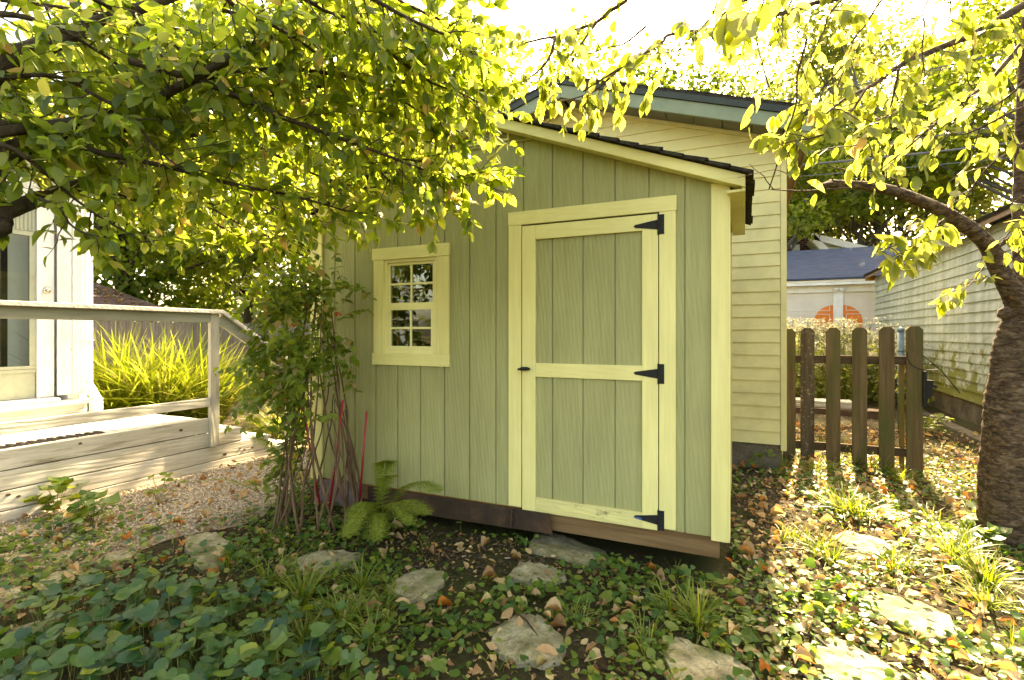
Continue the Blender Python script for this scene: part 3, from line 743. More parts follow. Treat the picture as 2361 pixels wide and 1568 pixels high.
for sgn in (1, -1):
    x = 0
    while x < abs(GE - RGX):
        x2 = x + rr.uniform(.1, .2); h = rr.uniform(.002, .014)
        mb.hexa([(RGX + sgn * x, 5.325, 4.181 - GS * x), (RGX + sgn * x2, 5.325, 4.181 - GS * x2), (RGX + sgn * x2, 5.6, 4.181 - GS * x2), (RGX + sgn * x, 5.6, 4.181 - GS * x),
                 (RGX + sgn * x, 5.325, 4.181 + h - GS * x), (RGX + sgn * x2, 5.325, 4.181 + h - GS * x2), (RGX + sgn * x2, 5.6, 4.181 + h - GS * x2), (RGX + sgn * x, 5.6, 4.181 + h - GS * x)])
        x = x2
mb.build('roof', M['shingle'], gar)
def slope_bar(mb, sgn, x0, x1, ztop, zbot, y0, y1):
    """bar following the roof slope from distance x0 to x1 out from the ridge, hung ztop..zbot below the roof line"""
    A, B = RGX + sgn * x0, RGX + sgn * x1; za, zb = 4.15 - GS * x0, 4.15 - GS * x1
    return mb.hexa([(A, y0, za - zbot), (B, y0, zb - zbot), (B, y1, zb - zbot), (A, y1, za - zbot), (A, y0, za - ztop), (B, y0, zb - ztop), (B, y1, zb - ztop), (A, y1, za - ztop)])
Lg = GE - RGX
for sgn in (1, -1):
    slope_bar(MB(), sgn, .001, Lg + .012, .002, .062, 5.318, 5.36).build('drip_edge', M['darkedge'], gar)
    slope_bar(MB(), sgn, .001, Lg, .063, .20, 5.34, 5.372).build('rake_board', M['greenfascia'], gar, bevel=.003)
    mb = MB(); k = .02
    while k < Lg - .2:
        slope_bar(mb, sgn, k, min(k + .262, Lg - .19), .165, .178, 5.374, 5.69); k += .27
    mb.build('soffit', M['soffit'], gar)
    slope_bar(MB(), sgn, .001, Lg - .19, .179, .215, 5.655, 5.684).build('frieze', M['vinylyellow'], gar)
MB().box(GX1 + .008, 5.375, 3.19, GE - .006, 9.7, 3.205).build('eave_soffit', M['brownsoffit'], gar)
MB().box(GX1 - .01, 5.35, 3.10, GE, 5.371, 3.199).build('rake_return', M['greenfascia'], gar, bevel=.003)
MB().box(GE - .004, 5.376, 3.17, GE + .016, 9.7, 3.36).build('eave_fascia', M['brownsoffit'], gar)

# ================================================================ deck
DX = -4.84
deck = thing('wooden_deck', (-5.5, 2.2, 0), 'weathered grey wooden deck with a railing and steps down at its far end', 'deck')
mb = MB(); y = -.6
rr = random.Random(5)
while y < 3.30:
    mb.box(-6.12, y, .497, DX - .001, min(y + .139, 3.36), .527 + rr.uniform(-.002, .001)); y += .145
mb.build('deck_boards', M['decktop'], deck, bevel=.003)
for z0, z1 in ((.384, .5255), (.241, .376), (.096, .233), (-.05, .088)):
    e = rr.uniform(0, .004)
    ye = {.384: 3.36, .241: 3.73, .096: 4.06, -.05: 4.36}[z0]
    mb = MB().box(DX + .002, -.6, z0, DX + .036 + e, ye, z1); fb_ = mb.build('fascia_board', M['deck'], deck, bevel=.004)
mb = MB()
for q in range(16):
    y_ = rr.uniform(1.7, 4.0); z_ = rr.choice([.44, .30, .17, .02]) + rr.uniform(-.04, .05)
    if (z_ > .38 and y_ > 3.3) or (z_ > .24 and y_ > 3.7): continue
    r = rr.uniform(.006, .015)
    ring = [(DX + .0417, y_ + r * 1.5 * math.cos(a), z_ + r * math.sin(a)) for a in np.linspace(0, 6.283, 9)[:-1]]
    MB().prism(ring, (-.012, 0, 0)).build('wood_knot', M['knot'], deck)
for y0, z in ((3.36, .378), (3.72, .235), (4.05, .09)):
    mb = MB(); mb.box(-6.1, y0 + .002, z - .032, DX - .002 + .036, y0 + .18, z - .0005); mb.box(-6.1, y0 + .184, z - .032, DX + .034, y0 + .37, z)
    mb.box(-6.1, y0 + .33, z - .13, DX + .0, y0 + .365, z - .033)
    mb.build('step', M['decktop'], deck, bevel=.004)
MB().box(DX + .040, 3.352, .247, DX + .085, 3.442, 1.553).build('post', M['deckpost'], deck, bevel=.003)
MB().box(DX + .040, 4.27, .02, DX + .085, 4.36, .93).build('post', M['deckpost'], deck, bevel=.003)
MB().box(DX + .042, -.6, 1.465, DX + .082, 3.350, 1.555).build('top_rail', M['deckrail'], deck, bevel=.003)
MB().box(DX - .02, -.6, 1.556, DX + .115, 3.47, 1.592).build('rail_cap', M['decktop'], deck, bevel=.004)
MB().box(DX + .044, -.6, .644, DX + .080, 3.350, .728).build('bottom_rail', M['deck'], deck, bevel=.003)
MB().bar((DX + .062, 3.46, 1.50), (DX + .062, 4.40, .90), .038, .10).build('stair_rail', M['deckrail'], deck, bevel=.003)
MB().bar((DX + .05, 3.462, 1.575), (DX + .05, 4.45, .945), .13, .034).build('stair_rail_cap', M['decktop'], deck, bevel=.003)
mb = MB()
for i in range(26):
    y_ = .9 + i * .062
    mb.box(DX - .14, y_, .5285, DX - .03, y_ + .052, .5325)
    for j in range(4): mb.box(DX - .135 + j * .027, y_ + .008, .533, DX - .12 + j * .027, y_ + .042, .542)
tag(mb.build('door_mat', M['rubber']), 'dark ribbed rubber mat lying along the edge of the deck boards', 'mat')

# ================================================================ white house at the left
HX = -6.15
hs = thing('white_house', (-7.5, .5, 0), 'white house corner with a glazed door and fluted pilaster at the left edge', 'house')
mb = MB(); mb.box(HX - .35, -2.5, .2, HX - .10, 2.20, 3.1); mb.box(HX - .35, 2.93, .55, HX - .012, 3.0, 3.1); mb.box(HX - .35, 2.84, .55, HX - .03, 2.93, 3.1)
mb.box(HX - 3.4, 2.90, .2, HX - .36, 3.0, 3.1); mb.box(HX - .34, 2.2, 2.62, HX - .06, 2.84, 3.1)
mb.build('wall', M['white'], hs)
mb = MB(); mb.box(HX - .02, 2.748, .75, HX - .002, 2.862, 3.1)
for i in range(6): mb.tube([(HX - .002, 2.758 + i * .0185, .78), (HX - .002, 2.758 + i * .0185, 3.1)], .0065, 8)
mb.build('fluted_pilaster', M['white'], hs)
MB().box(HX - .022, 2.866, .75, HX + .012, 2.94, 3.1).build('corner_board', M['white'], hs, bevel=.003)
dr = MB(); dr.box(HX - .09, 2.628, .74, HX - .045, 2.738, 2.62); dr = dr.build('door', M['white'], hs, bevel=.003)
mb = MB(); mb.box(HX - .088, 2.2, 2.33, HX - .06, 2.60, 2.61); 
for i in range(13): mb.box(HX - .0598, 2.21 + i * .03, 2.335, HX - .054, 2.233 + i * .03, 2.605)
mb.build('slatted_panel', M['palegreen'], dr)
mb = MB(); mb.box(HX - .088, 2.2, .74, HX - .06, 2.597, 1.02); mb.box(HX - .059, 2.2, .985, HX - .052, 2.597, 1.018); mb.build('kick_panel', M['palegreen'], dr, bevel=.002)
mb = MB(); mb.box(HX - .086, 2.2, 1.021, HX - .05, 2.597, 1.05); mb.box(HX - .086, 2.2, 2.29, HX - .05, 2.597, 2.329); mb.box(HX - .086, 2.55, 1.051, HX - .05, 2.597, 2.289); mb.box(HX - .086, 2.30, 1.051, HX - .05, 2.335, 2.289)
mb.build('storm_frame', M['palegreen'], dr, bevel=.002)
MB().box(HX - .072, 2.2, 1.045, HX - .068, 2.57, 2.30).build('pane', M['glass'], dr)
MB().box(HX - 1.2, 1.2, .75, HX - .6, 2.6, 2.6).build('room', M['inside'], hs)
MB().box(HX - .05, 2.599, .74, HX - .03, 2.627, 2.62).build('stile', M['white'], dr, bevel=.003)
for z, r, nm, tip in ((1.78, .030, 'deadbolt', [(HX - .026, 2.675, 1.78), (HX + .0, 2.675, 1.78)]), (1.63, .034, 'handle', [(HX - .026, 2.675, 1.63), (HX + .01, 2.675, 1.628), (HX + .022, 2.675, 1.627)])):
    mb = MB().tube([(HX - .046, 2.675, z), (HX - .032, 2.675, z), (HX - .025, 2.675, z)], [r, r, r * .6], 16)
    mb.tube(tip, [.012, .016, .024][:len(tip)], 12); mb.build(nm, M['nickel'], dr, smooth=True)
mb = MB(); mb.hexa([(HX - .09, 1.0, .70), (HX + .05, 1.0, .70), (HX + .05, 2.746, .70), (HX - .09, 2.746, .70), (HX - .09, 1.0, .739), (HX + .05, 1.0, .725), (HX + .05, 2.746, .725), (HX - .09, 2.746, .739)])
mb.build('threshold', M['white'], hs, bevel=.004)
mb = MB(); mb.box(HX - .05, -1, .645, HX + .03, 3.02, .695); mb.build('sill_trim', M['white'], hs, bevel=.004)
MB().box(HX - .06, -1, .53, HX + .0, 2.96, .643).build('skirt_board', M['deck'], hs)
ds = MB(); ds.box(HX - .0, 2.952, .86, HX + .055, 3.018, 3.05)
for i in range(4): ds.tube([(HX + .055, 2.96 + i * .0165, .86), (HX + .055, 2.96 + i * .0165, 3.05)], .006, 6)
ds.box(HX - .005, 2.945, 1.28, HX + .065, 3.024, 1.30)
ds.hexa([(HX + .05, 2.99, .70), (HX + .13, 2.99, .70), (HX + .13, 3.06, .70), (HX + .05, 3.06, .70), (HX, 2.952, .862), (HX + .055, 2.952, .862), (HX + .055, 3.018, .862), (HX, 3.018, .862)])
ds.box(HX + .045, 2.985, .3, HX + .135, 3.07, .698)
ds.build('downspout', M['white'], hs, bevel=.003)
mb = MB(); mb.hexa([(HX - 3.8, -3, 3.1), (HX + .35, -3, 3.1), (HX + .35, 3.3, 3.1), (HX - 3.8, 3.3, 3.1), (HX - 3.8, -3, 4.5), (HX + .35, -3, 3.2), (HX + .35, 3.3, 3.2), (HX - 3.8, 3.3, 4.5)])
mb.build('roof', M['blueroof'], hs)
mb = MB(); mb.box(HX + .352, -3, 3.06, HX + .45, 3.3, 3.19); mb.build('gutter', M['white'], hs, bevel=.01)

# ================================================================ board fences at the back
def board_fence(name, a, b, zt, label, gap=.008, wd=.14):
    a, b = Vector(a), Vector(b); L = (b - a).length; d = (b - a) / L; nrm = Vector((-d.y, d.x, 0))
    f = thing(name, tuple((a + b) / 2), label, 'fence')
    mb = MB(); s = 0
    while s < L:
        p = a + d * s; q = a + d * (s + wd); dz = R_.uniform(-.012, .012); t = zt + dz; c = .022
        pts = [(p, 0), (q, 0), (q, t - c), (a + d * (s + wd - c), t), (a + d * (s + c), t), (p, t - c)]
        mb.prism([(v.x, v.y, z) for v, z in pts], tuple(nrm * .018)); s += wd + gap + R_.uniform(-.002, .004)
    mb.build('boards', M['greyfence'], f)
    mb = MB()
    for z in (.35, zt - .3): mb.bar(a + nrm * .045 + Vector((0, 0, z)), b + nrm * .045 + Vector((0, 0, z)), .04, .09)
    mb.build('rail', M['greyfence'], f)
    mb = MB()
    k = 0
    while k <= L: p = a + d * k + nrm * .11; MB().box(p.x - .045, p.y - .045, 0, p.x + .045, p.y + .045, zt - .05).build('post', M['greyfence'], f); k += 2.4
board_fence('board_fence', (-11, 2, 0), (-11, 9.1, 0), 1.60, 'brownish grey board fence behind the tall grasses at the left')
board_fence('board_fence', (-11, 9.2, 0), (-3.2, 9.6, 0), 1.68, 'pale sunlit grey board fence beyond the stair rail')

# neighbour's little shed with a leaf strewn roof
ns = thing('small_outbuilding', (-14, 5.5, 0), 'small outbuilding with a brown roof under fallen leaves, seen over the deck rail', 'outbuilding')
MB().box(-15.6, 3.9, 0, -12.6, 6.9, 1.95).build('wall', M['greyfence'], ns)
mb = MB(); A = [(-16.0, 3.5, 1.9), (-12.2, 3.5, 1.9), (-12.2, 7.6, 1.9), (-16.0, 7.6, 1.9), (-14.1, 4.6, 2.95), (-14.1, 5.9, 2.95)]
mb.poly([A[0], A[1], A[4]]); mb.poly([A[1], A[2], A[5], A[4]]); mb.poly([A[2], A[3], A[5]]); mb.poly([A[3], A[0], A[4], A[5]]); mb.poly([A[0], A[3], A[2], A[1]])
ro = mb.build('roof', pm('brown_shingles', [(.3, (.09, .055, .05)), (.6, (.17, .11, .095)), (.8, (.26, .18, .15))], 5, (1, 1, 4), rough=.9, bstr=.5, bdist=.03, bscale=20), ns)
fb = FB(); n_ = 900; uu = NP.random(n_); vv = NP.random(n_) ** .8
ya = 3.5 + (4.6 - 3.5) * vv; yb_ = 7.6 + (5.9 - 7.6) * vv
P = np.stack([-12.2 - 1.9 * vv, ya + (yb_ - ya) * uu, 1.92 + 1.05 * vv], 1)
keep = (np.sin(P[:, 1] * 4 + P[:, 2] * 9) + NP.normal(0, .6, n_)) > .1
P = P[keep]; fb.add(T_DRY, P, rvec(len(P)) * [1, 1, .2], np.array([.5, 0, .9]) + rvec(len(P), .3), NP.uniform(.06, .12, len(P)), NP.uniform(.2, .8, len(P)))
fb.build('leaf_litter', M['dry'], ns)

# ================================================================ picket gate
ga = Vector((1.61, 6.57, 0)); gd = Vector((-.994, -.12, 0)).normalized(); gn = Vector((gd.y, -gd.x, 0))
if gn.y > 0: gn = -gn
gate = thing('picket_gate', (1.0, 6.5, -.1), 'weathered brown picket gate beside the yellow garage corner', 'gate')
def picket(c, wd, zb, zt, mat, lab=None):
    a = c - gd * (wd / 2); b = c + gd * (wd / 2); k = .036
    pts = [(a, zb), (b, zb), (b, zt - k), (b - gd * k, zt), (a + gd * k, zt), (a, zt - k)]
    o = MB().prism([(p.x, p.y, z) for p, z in pts], tuple(-gn * .022)).build('picket', mat, gate, bevel=.003)
    if lab: tag(o, lab)
for i in range(5):
    p = ga + gd * (.247 * i)
    picket(p, (.147, .14, .138, .136, .134)[i], -.19 + .022 * i, (1.435, 1.43, 1.425, 1.422, 1.42)[i], M['gatelichen'] if i == 4 else M['gatewood'], 'picket spotted with pale lichen' if i == 4 else None)
picket(Vector((.452, 6.43, 0)), .125, -.08, 1.41, M['gatewood'])
for z in (1.075, .13):
    a = ga + gd * .06 - gn * .045; b = ga + gd * 1.16 - gn * .045
    MB().bar(a + Vector((0, 0, z - (.02 if z < 1 else 0))), b + Vector((0, 0, z)), .038, .088).build('rail', M['gaterail'], gate, bevel=.003)
a = ga + gd * .085 - gn * .09
MB().bar(a + Vector((0, 0, -.15)), a + Vector((0, 0, 1.03)), .04, .04, (1, 0, 0))  .build('brace', M['gatewood'], gate, bevel=.003)
a = ga - gd * .075
mb = MB(); mb.bar(a + Vector((0, 0, .60)) + gn * .02, a + Vector((0, 0, .97)) + gn * .02, .03, .03, (1, 0, 0))
mb.bar(a - gd * .025 + gn * .025 + Vector((0, 0, .69)), a - gd * .045 + gn * .03 + Vector((0, 0, .88)), .03, .05, (1, 0, 0))
mb.bar(a - gd * .02 + gn * .025 + Vector((0, 0, .84)), a - gd * .10 + gn * .03 + Vector((0, 0, .81)), .025, .03)
mb.build('latch', M['black'], gate, bevel=.003)
q = ga + gn * .05
wp = [q + gd * .085 + Vector((0, 0, 1.17)), q + gd * .08 + Vector((0, 0, 1.09)), q + gd * .03 + Vector((0, 0, 1.02)), q - gd * .06 + Vector((0, 0, .985)), q - gd * .16 + Vector((0, 0, .99)), q - gd * .19 + Vector((0, 0, 1.0))]
mb = MB(); mb.tube(catmull(wp, 5), .0055, 6); mb.tube([q - gd * .06 - gn * .08 + Vector((0, 0, 1.15)), q - gd * .20 + Vector((0, 0, .99)), q - gd * .36 + Vector((0, 0, .76))], .005, 6)
mb.build('wire_loop', M['wire'], gate)

# chain link post
mb = MB(); mb.tube([(2.02, 8.9, -.1), (2.02, 8.9, 1.39)], .038, 14); mb.tube([(2.02, 8.9, 1.39), (2.02, 8.9, 1.42), (2.02, 8.9, 1.45)], [.044, .04, .012], 14)
for z in (.5, .62, 1.1): mb.tube([(2.02, 8.9, z), (2.02, 8.9, z + .03)], .043, 14)
tag(mb.build('fence_post', M['bluemetal'], smooth=True), 'bluish galvanised steel fence post standing behind the gate', 'post')

# plank stack behind the gate
for i, (x0, x1, y0, y1, z0, z1, m_, lab) in enumerate(((.55, 1.66, 10.1, 10.5, .16, .21, 'greyplank', 'pale weathered plank lying on top of the dark timber behind the gate'),
                                               (.5, 1.72, 10.05, 10.55, .105, .155, 'greyplank', 'second pale plank, just under the top one behind the gate'),
                                               (.45, 2.05, 9.95, 10.3, -.06, .10, 'darkplank', 'thick dark damp timber under the pale planks behind the gate'))):
    tag(MB().box(x0, y0, z0, x1, y1, z1).build('plank', M[m_], bevel=.006), lab, 'plank', 'planks stacked behind the gate')

# ================================================================ grey clapboard building at the right
gb = thing('clapboard_building', (5, 12, 0), 'pale grey clapboard building with green mildew along its lower boards', 'building')
mb = MB(); z = .30; BX = 3.15; E = 2.86
while z < E:
    zt = min(z + .153, E)
    for y0, y1 in ((4.0, 7.3), (7.303, 10.9), (10.903, 16.3)):
        sag = lambda y: .012 * (y - 8) if z < .9 else 0.0
        e0 = R_.uniform(0, .004)
        mb.hexa([(BX - .022 - e0, y0, z + sag(y0)), (BX - .022 - e0, y1, z + sag(y1)), (BX + .03, y1, z + sag(y1)), (BX + .03, y0, z + sag(y0)),
                 (BX - .003, y0, zt + sag(y0)), (BX - .003, y1, zt + sag(y1)), (BX + .03, y1, zt + sag(y1)), (BX + .03, y0, zt + sag(y0))])
    z += .153
mb.build('wall', M['clap'], gb)
MB().box(BX + .035, 4.1, .32, 7.5, 16.28, E).build('gable_wall', M['clap'], gb)
MB().box(BX + .005, 4.0, -.3, BX + .3, 16.28, .335).build('foundation', M['concrete'], gb)
mb = MB(); mb.hexa([(BX - .2, 3.8, E + .03), (BX - .2, 16.55, E + .03), (5.4, 16.55, E + 1.3), (5.4, 3.8, E + 1.3), (BX - .23, 3.8, E + .075), (BX - .23, 16.6, E + .075), (5.4, 16.6, E + 1.35), (5.4, 3.8, E + 1.35)])
mb.hexa([(5.4, 3.8, E + 1.3), (5.4, 16.55, E + 1.3), (7.7, 16.55, E), (7.7, 3.8, E), (5.4, 3.8, E + 1.35), (5.4, 16.6, E + 1.35), (7.8, 16.6, E + .05), (7.8, 3.8, E + .05)])
mb.build('roof', M['shingle'], gb)
mb = MB(); mb.box(BX - .19, 3.85, E - .03, BX - .165, 16.45, E + .045); mb.build('eave_board', M['brownsoffit'], gb)
MB().box(BX - .2, 16.30, E - .09, BX + .05, 16.44, E + .028).build('rafter_end', M['orangewood'], gb)
tag(MB().box(BX - .42, 4.5, -.25, BX - .25, 14, .0).build('concrete_curb', M['concrete'], bevel=.015), 'low concrete curb running along the foot of the clapboard building', 'curb')

# ================================================================ garage with orange circle, far right
ng = thing('blue_roofed_garage', (3.5, 20, 0), 'white double garage with a blue grey roof and half circles of orange on its doors', 'garage')
NY = 18.0
def nx_(u, y=NY):     # survey helper: where a sight line of the survey meets the garage front
    t = (u - 1536) / 1538; return y * (-S_ + C_ * t) / (C_ + S_ * t)
def nz_(u, v, y=NY):
    t = (u - 1536) / 1538; return H - (v - 1000) / 1538 * y / (C_ + S_ * t)
xl, xr = nx_(2250), nx_(2760)
xm0, xm1 = nx_(2500), nx_(2529); xm = (xm0 + xm1) / 2; ztop = nz_(2515, 876); zev = nz_(2500, 841)
mb = MB(); mb.box(xl, NY + .2, 0, xr, NY + 5, zev - .02); mb.box(xm0, NY - .02, 0, xm1, NY + .19, ztop); mb.box(xl, NY - .02, ztop + .001, xr, NY + .19, zev - .16)
mb.build('wall', M['white'], ng)
mb = MB(); mb.box(xl, NY - .30, zev - .158, xr, NY - .021, zev - .02); mb.box(xl, NY - .32, zev - .08, xr, NY - .301, zev); mb.build('eave_trim', M['white'], ng, bevel=.01)
xd = nx_(2504) - nx_(2429)
for sgn, xs in ((-1, xm0), (1, xm1)):
    wd = 2.6
    x0, x1 = (xs - wd, xs) if sgn < 0 else (xs, xs + wd)
    d = MB().box(x0, NY + .06, 0, x1, NY + .12, ztop).build('door', M['doorpale'], ng)
    mb = MB(); pw = .62; ph = .52
    for i in range(4):
        for j in range(4):
            px = xs + sgn * (.08 + i * (pw + .03)); qx = px + sgn * (pw - .06); zt = ztop - .1 - j * (ph + .03)
            a_, b_ = min(px, qx), max(px, qx)
            if zt - ph + .06 > 0: frame(mb, a_, b_, zt - ph + .06, zt, .02, NY + .045, NY + .0598)
    mb.build('door_panel', M['doorpale'], d)
    zc = nz_(2515, 966); ra = (nx_(2515 + 75) - nx_(2515)) - (xm1 - xm0) / 2
    pts = [(xs, NY + .0555, zc)] + [(xs + sgn * ra * math.cos(t), NY + .0555, zc + ra * math.sin(t)) for t in np.linspace(-1.57, 1.57, 40)]
    pts = [p for p in pts if p[2] > .05]
    if sgn < 0: pts = pts[::-1]
    MB().prism(pts, (0, .0035, 0)).build('orange_half_circle', M['orange'], d)
mb = MB(); mb.hexa([(xl - .2, NY - .4, zev), (xr + .2, NY - .4, zev), (xr + .2, NY + 2.6, zev + 1.25), (xl - .2, NY + 2.6, zev + 1.25), (xl - .2, NY - .4, zev + .05), (xr + .2, NY - .4, zev + .05), (xr + .2, NY + 2.6, zev + 1.32), (xl - .2, NY + 2.6, zev + 1.32)])
mb.hexa([(xl - .2, NY + 2.6, zev + 1.25), (xr + .2, NY + 2.6, zev + 1.25), (xr + .2, NY + 5.6, zev), (xl - .2, NY + 5.6, zev), (xl - .2, NY + 2.6, zev + 1.32), (xr + .2, NY + 2.6, zev + 1.32), (xr + .2, NY + 5.6, zev + .05), (xl - .2, NY + 5.6, zev + .05)])
mb.build('roof', M['blueroof'], ng)
mb = MB(); zl = ztop + .1
mb.box(xm - .05, NY - .06, zl - .05, xm + .05, NY - .021, zl + .06); mb.tube([(xm - .03, NY - .08, zl), (xm - .12, NY - .16, zl - .06)], [.04, .065], 10); mb.tube([(xm + .03, NY - .08, zl), (xm + .12, NY - .16, zl - .06)], [.04, .065], 10)
mb.build('floodlight', M['white'], ng)

# brick house with a gable, far right
bh = thing('brick_house', (3, 32, 0), 'red brick house with a pale green gable rising above the blue grey roof', 'house')
BY = 30.0
q = lambda u, v: (nx_(u, BY), BY, nz_(u, v, BY))
a_ = q(2300, 690); b_ = q(2496, 770)
mb = MB(); mb.box(nx_(2150, BY), BY, 0, nx_(2470, BY), BY + 6, nz_(2400, 705, BY)); mb.build('wall', M['brick'], bh)
wn = MB(); wx0, wx1 = nx_(2372, BY), nx_(2399, BY); wn.box(wx0, BY - .06, nz_(2385, 756, BY), wx1, BY - .002, nz_(2385, 735, BY)); wn.build('window', M['white'], bh)
gpts = [q(2430, 716), q(2497, 766), q(2600, 758)]
mb = MB(); ap = (nx_(2432, BY - 2), BY - 2, nz_(2432, 714, BY - 2)); l_ = (nx_(2492, BY - 2), BY - 2, nz_(2492, 775, BY - 2)); r_ = (nx_(2625, BY - 2), BY - 2, nz_(2625, 762, BY - 2))
lo = 0.0
mb.prism([ap, (l_[0], l_[1], l_[2]), (l_[0], l_[1], lo), (r_[0], r_[1], lo), r_], (0, 3, 0)); gw2 = mb.build('gable_wing', M['paleboards'], bh)
mb = MB(); up = Vector((0, 0, .12))
for p0, p1 in ((ap, l_), (ap, r_)):
    mb.bar(Vector(p0) + Vector((0, -.15, .05)), Vector(p1) + Vector((0, -.15, .05)), .35, .28)
mb.build('gable_trim', M['white'], gw2)
mb = MB()
for k in range(9):
    z = l_[2] + k * .18
    t = (ap[2] - z) / (ap[2] - r_[2]) if ap[2] != r_[2] else 0
    if 0 < t: mb.box(ap[0] + .05, BY - 2.02, z, ap[0] + max(.1, (r_[0] - ap[0]) * min(t, 1)) , BY - 2.001, z + .02)
mb.build('board_line', M['greenfascia'], gw2)
mb = MB(); zt = nz_(2400, 705, BY)
mb.hexa([(nx_(2150, BY) - .3, BY - .4, zt), (nx_(2470, BY) + .3, BY - .4, zt), (nx_(2470, BY) + .3, BY + 3, zt + 1.6), (nx_(2150, BY) - .3, BY + 3, zt + 1.6), (nx_(2150, BY) - .3, BY - .4, zt + .1), (nx_(2470, BY) + .3, BY - .4, zt + .1), (nx_(2470, BY) + .3, BY + 3, zt + 1.7), (nx_(2150, BY) - .3, BY + 3, zt + 1.7)])
mb.build('roof', M['shingle'], bh)
# ================================================================ vegetation
RV = random.Random(21)
def pl(pts, d0, d1=None):
    """limb laid out along a sight line survey with its own distance at each point"""
    d1 = d0 if d1 is None else d1; n = len(pts)
    return [W(u, v, d0 + (d1 - d0) * i / max(1, n - 1)) for i, (u, v) in enumerate(pts)]

class Tree:
    def __init__(s, leafT, size, bark, leaf, twigmat='twig'):
        s.wood = MB(); s.tw = MB(); s.P = []; s.X = []; s.N = []; s.S = []; s.leafT = leafT; s.size = size; s.bark = bark; s.leaf = leaf; s.tm = twigmat
    def limb(s, pts, r0, r1, per=5, n=8, rough=.08):
        p = catmull(pts, per); m = len(p)
        s.wood.tube(p, [r0 + (r1 - r0) * i / (m - 1) for i in range(m)], n, rough); return p
    def leafat(s, p, d, droop, spread, size):
        ax = np.array(d) * .6 + NP.normal(0, spread, 3) + np.array([0, 0, -droop])
        s.P.append(tuple(p)); s.X.append(ax); s.N.append(np.array([0, 0, 1.0]) + NP.normal(0, .55, 3)); s.S.append(size * NP.uniform(.65, 1.25))
    def twig(s, p, d, L, droop, nl, size, r=.003, spread=.55, tuft=True, ldroop=.35, flop=.0):
        pts = [p]; d = Vector(d).normalized(); seg = 5
        for i in range(seg):
            d = (d + Vector((RV.gauss(0, .16), RV.gauss(0, .16), RV.gauss(0, .12) - droop * .28))).normalized()
            pts.append(pts[-1] + d * (L / seg))
        s.tw.tube(pts, [r * (1 - .7 * i / seg) for i in range(seg + 1)], 4)
        for i in range(nl):
            t = .12 + .88 * (i + RV.random() * .6) / nl; k = min(int(t * seg), seg - 1); f = t * seg - k
            q = pts[k].lerp(pts[k + 1], min(f, 1)); dd = (pts[k + 1] - pts[k]).normalized()
            s.leafat(q, dd, ldroop, spread, size)
        if tuft:
            for _ in range(2): s.leafat(pts[-1], d, ldroop, .4, size)
        return pts
    def spawn(s, path, spacing, L, nl, size, droop=.3, side=1.0, start=0, **kw):
        acc = 0
        for i in range(len(path) - 1):
            a, b = path[i], path[i + 1]; l = (b - a).length; acc += l; tg = (b - a).normalized()
            if i < start * len(path): continue
            while acc > spacing:
                acc -= spacing; q = a.lerp(b, RV.random())
                rd = Vector((RV.gauss(0, 1), RV.gauss(0, 1), RV.gauss(0, .7))); rd = (rd - tg * rd.dot(tg)).normalized()
                s.twig(q, tg * .55 + rd * side, L * RV.uniform(.5, 1.3), droop, max(2, int(nl * RV.uniform(.6, 1.3))), size, **kw)
    def build(s, root, tints, crown='crown', trunk='trunk'):
        fb = FB(); fb.mesh(s.wood, 0); fb.mesh(s.tw, 1); fb.build(trunk, [M[s.bark], M[s.tm]], root)
        f2 = FB(); n = len(s.P); f2.add(s.leafT, s.P, s.X, s.N, s.S, tints(n)); f2.build(crown, M[s.leaf], root)
        print('leaves', crown, n)

def tint_main(n): 
    t = np.clip(NP.normal(.45, .30, n), 0, .90); k = NP.random(n) < .022; t[k] = NP.uniform(.95, 1, k.sum()); return t

# ---------------- apple tree, trunk just out of frame at the left
ap = thing('apple_tree', (-2.6, -.55, 0), 'apple tree whose leafy limbs hang across the upper left in front of the shed', 'tree')
A = Tree(T_APPLE, .060, 'applebark', 'apple')
base = Vector((-2.6, -.55, -.05)); fork = Vector((-2.45, -.25, 1.5))
A.limb([base, Vector((-2.62, -.5, .7)), fork], .13, .10, 5, 12, .06)
limbs = []
def al(pts, d0, d1, r0, r1, sp=.055, L=.27, nl=11, join=True, **kw):
    sp *= .60; kw.setdefault('droop', .22)
    p = pl(pts, d0, d1)
    if join: p = [fork] + p
    pa = A.limb(p, r0, r1); A.spawn(pa[5 if join else 0:], sp, L, nl, A.size, **kw); return pa
al([(-160, 240), (0, 148), (130, 95), (250, 45), (390, -5), (520, -60)], 1.7, 2.3, .05, .014)
al([(-120, 430), (0, 366), (110, 312), (240, 298), (360, 272), (480, 243), (640, 212), (800, 190), (1000, 192), (1150, 215)], 1.8, 2.6, .045, .005, .05)
al([(-100, 540), (0, 493), (88, 460), (206, 417), (290, 375), (390, 325), (500, 300)], 1.7, 2.5, .042, .010, .06)
al([(180, 280), (420, 195), (534, 130), (570, 110), (635, 86), (768, 77), (840, 84), (924, 141), (991, 188), (1056, 212), (1110, 240)], 1.9, 2.2, .02, .003, .05)
al([(420, 190), (560, 165), (674, 160), (762, 170), (835, 185), (894, 212), (982, 265), (1060, 305)], 2.0, 2.3, .012, .003, .05, join=False)
al([(300, 140), (470, 190), (615, 253), (659, 273), (733, 300), (821, 332), (909, 365), (968, 388), (1027, 403), (1080, 428)], 1.9, 2.35, .014, .003, .045, join=False)
al([(-120, 250), (0, 283), (114, 316), (228, 351), (309, 368), (423, 394), (540, 425), (658, 448), (739, 468), (790, 484), (840, 490)], 1.7, 2.3, .016, .003, .052, L=.2, droop=.1)
al([(-60, 320), (16, 338), (75, 374), (120, 413), (176, 461), (230, 500), (290, 535), (330, 560)], 1.6, 2.0, .009, .002, .10, join=False, L=.16, nl=6)
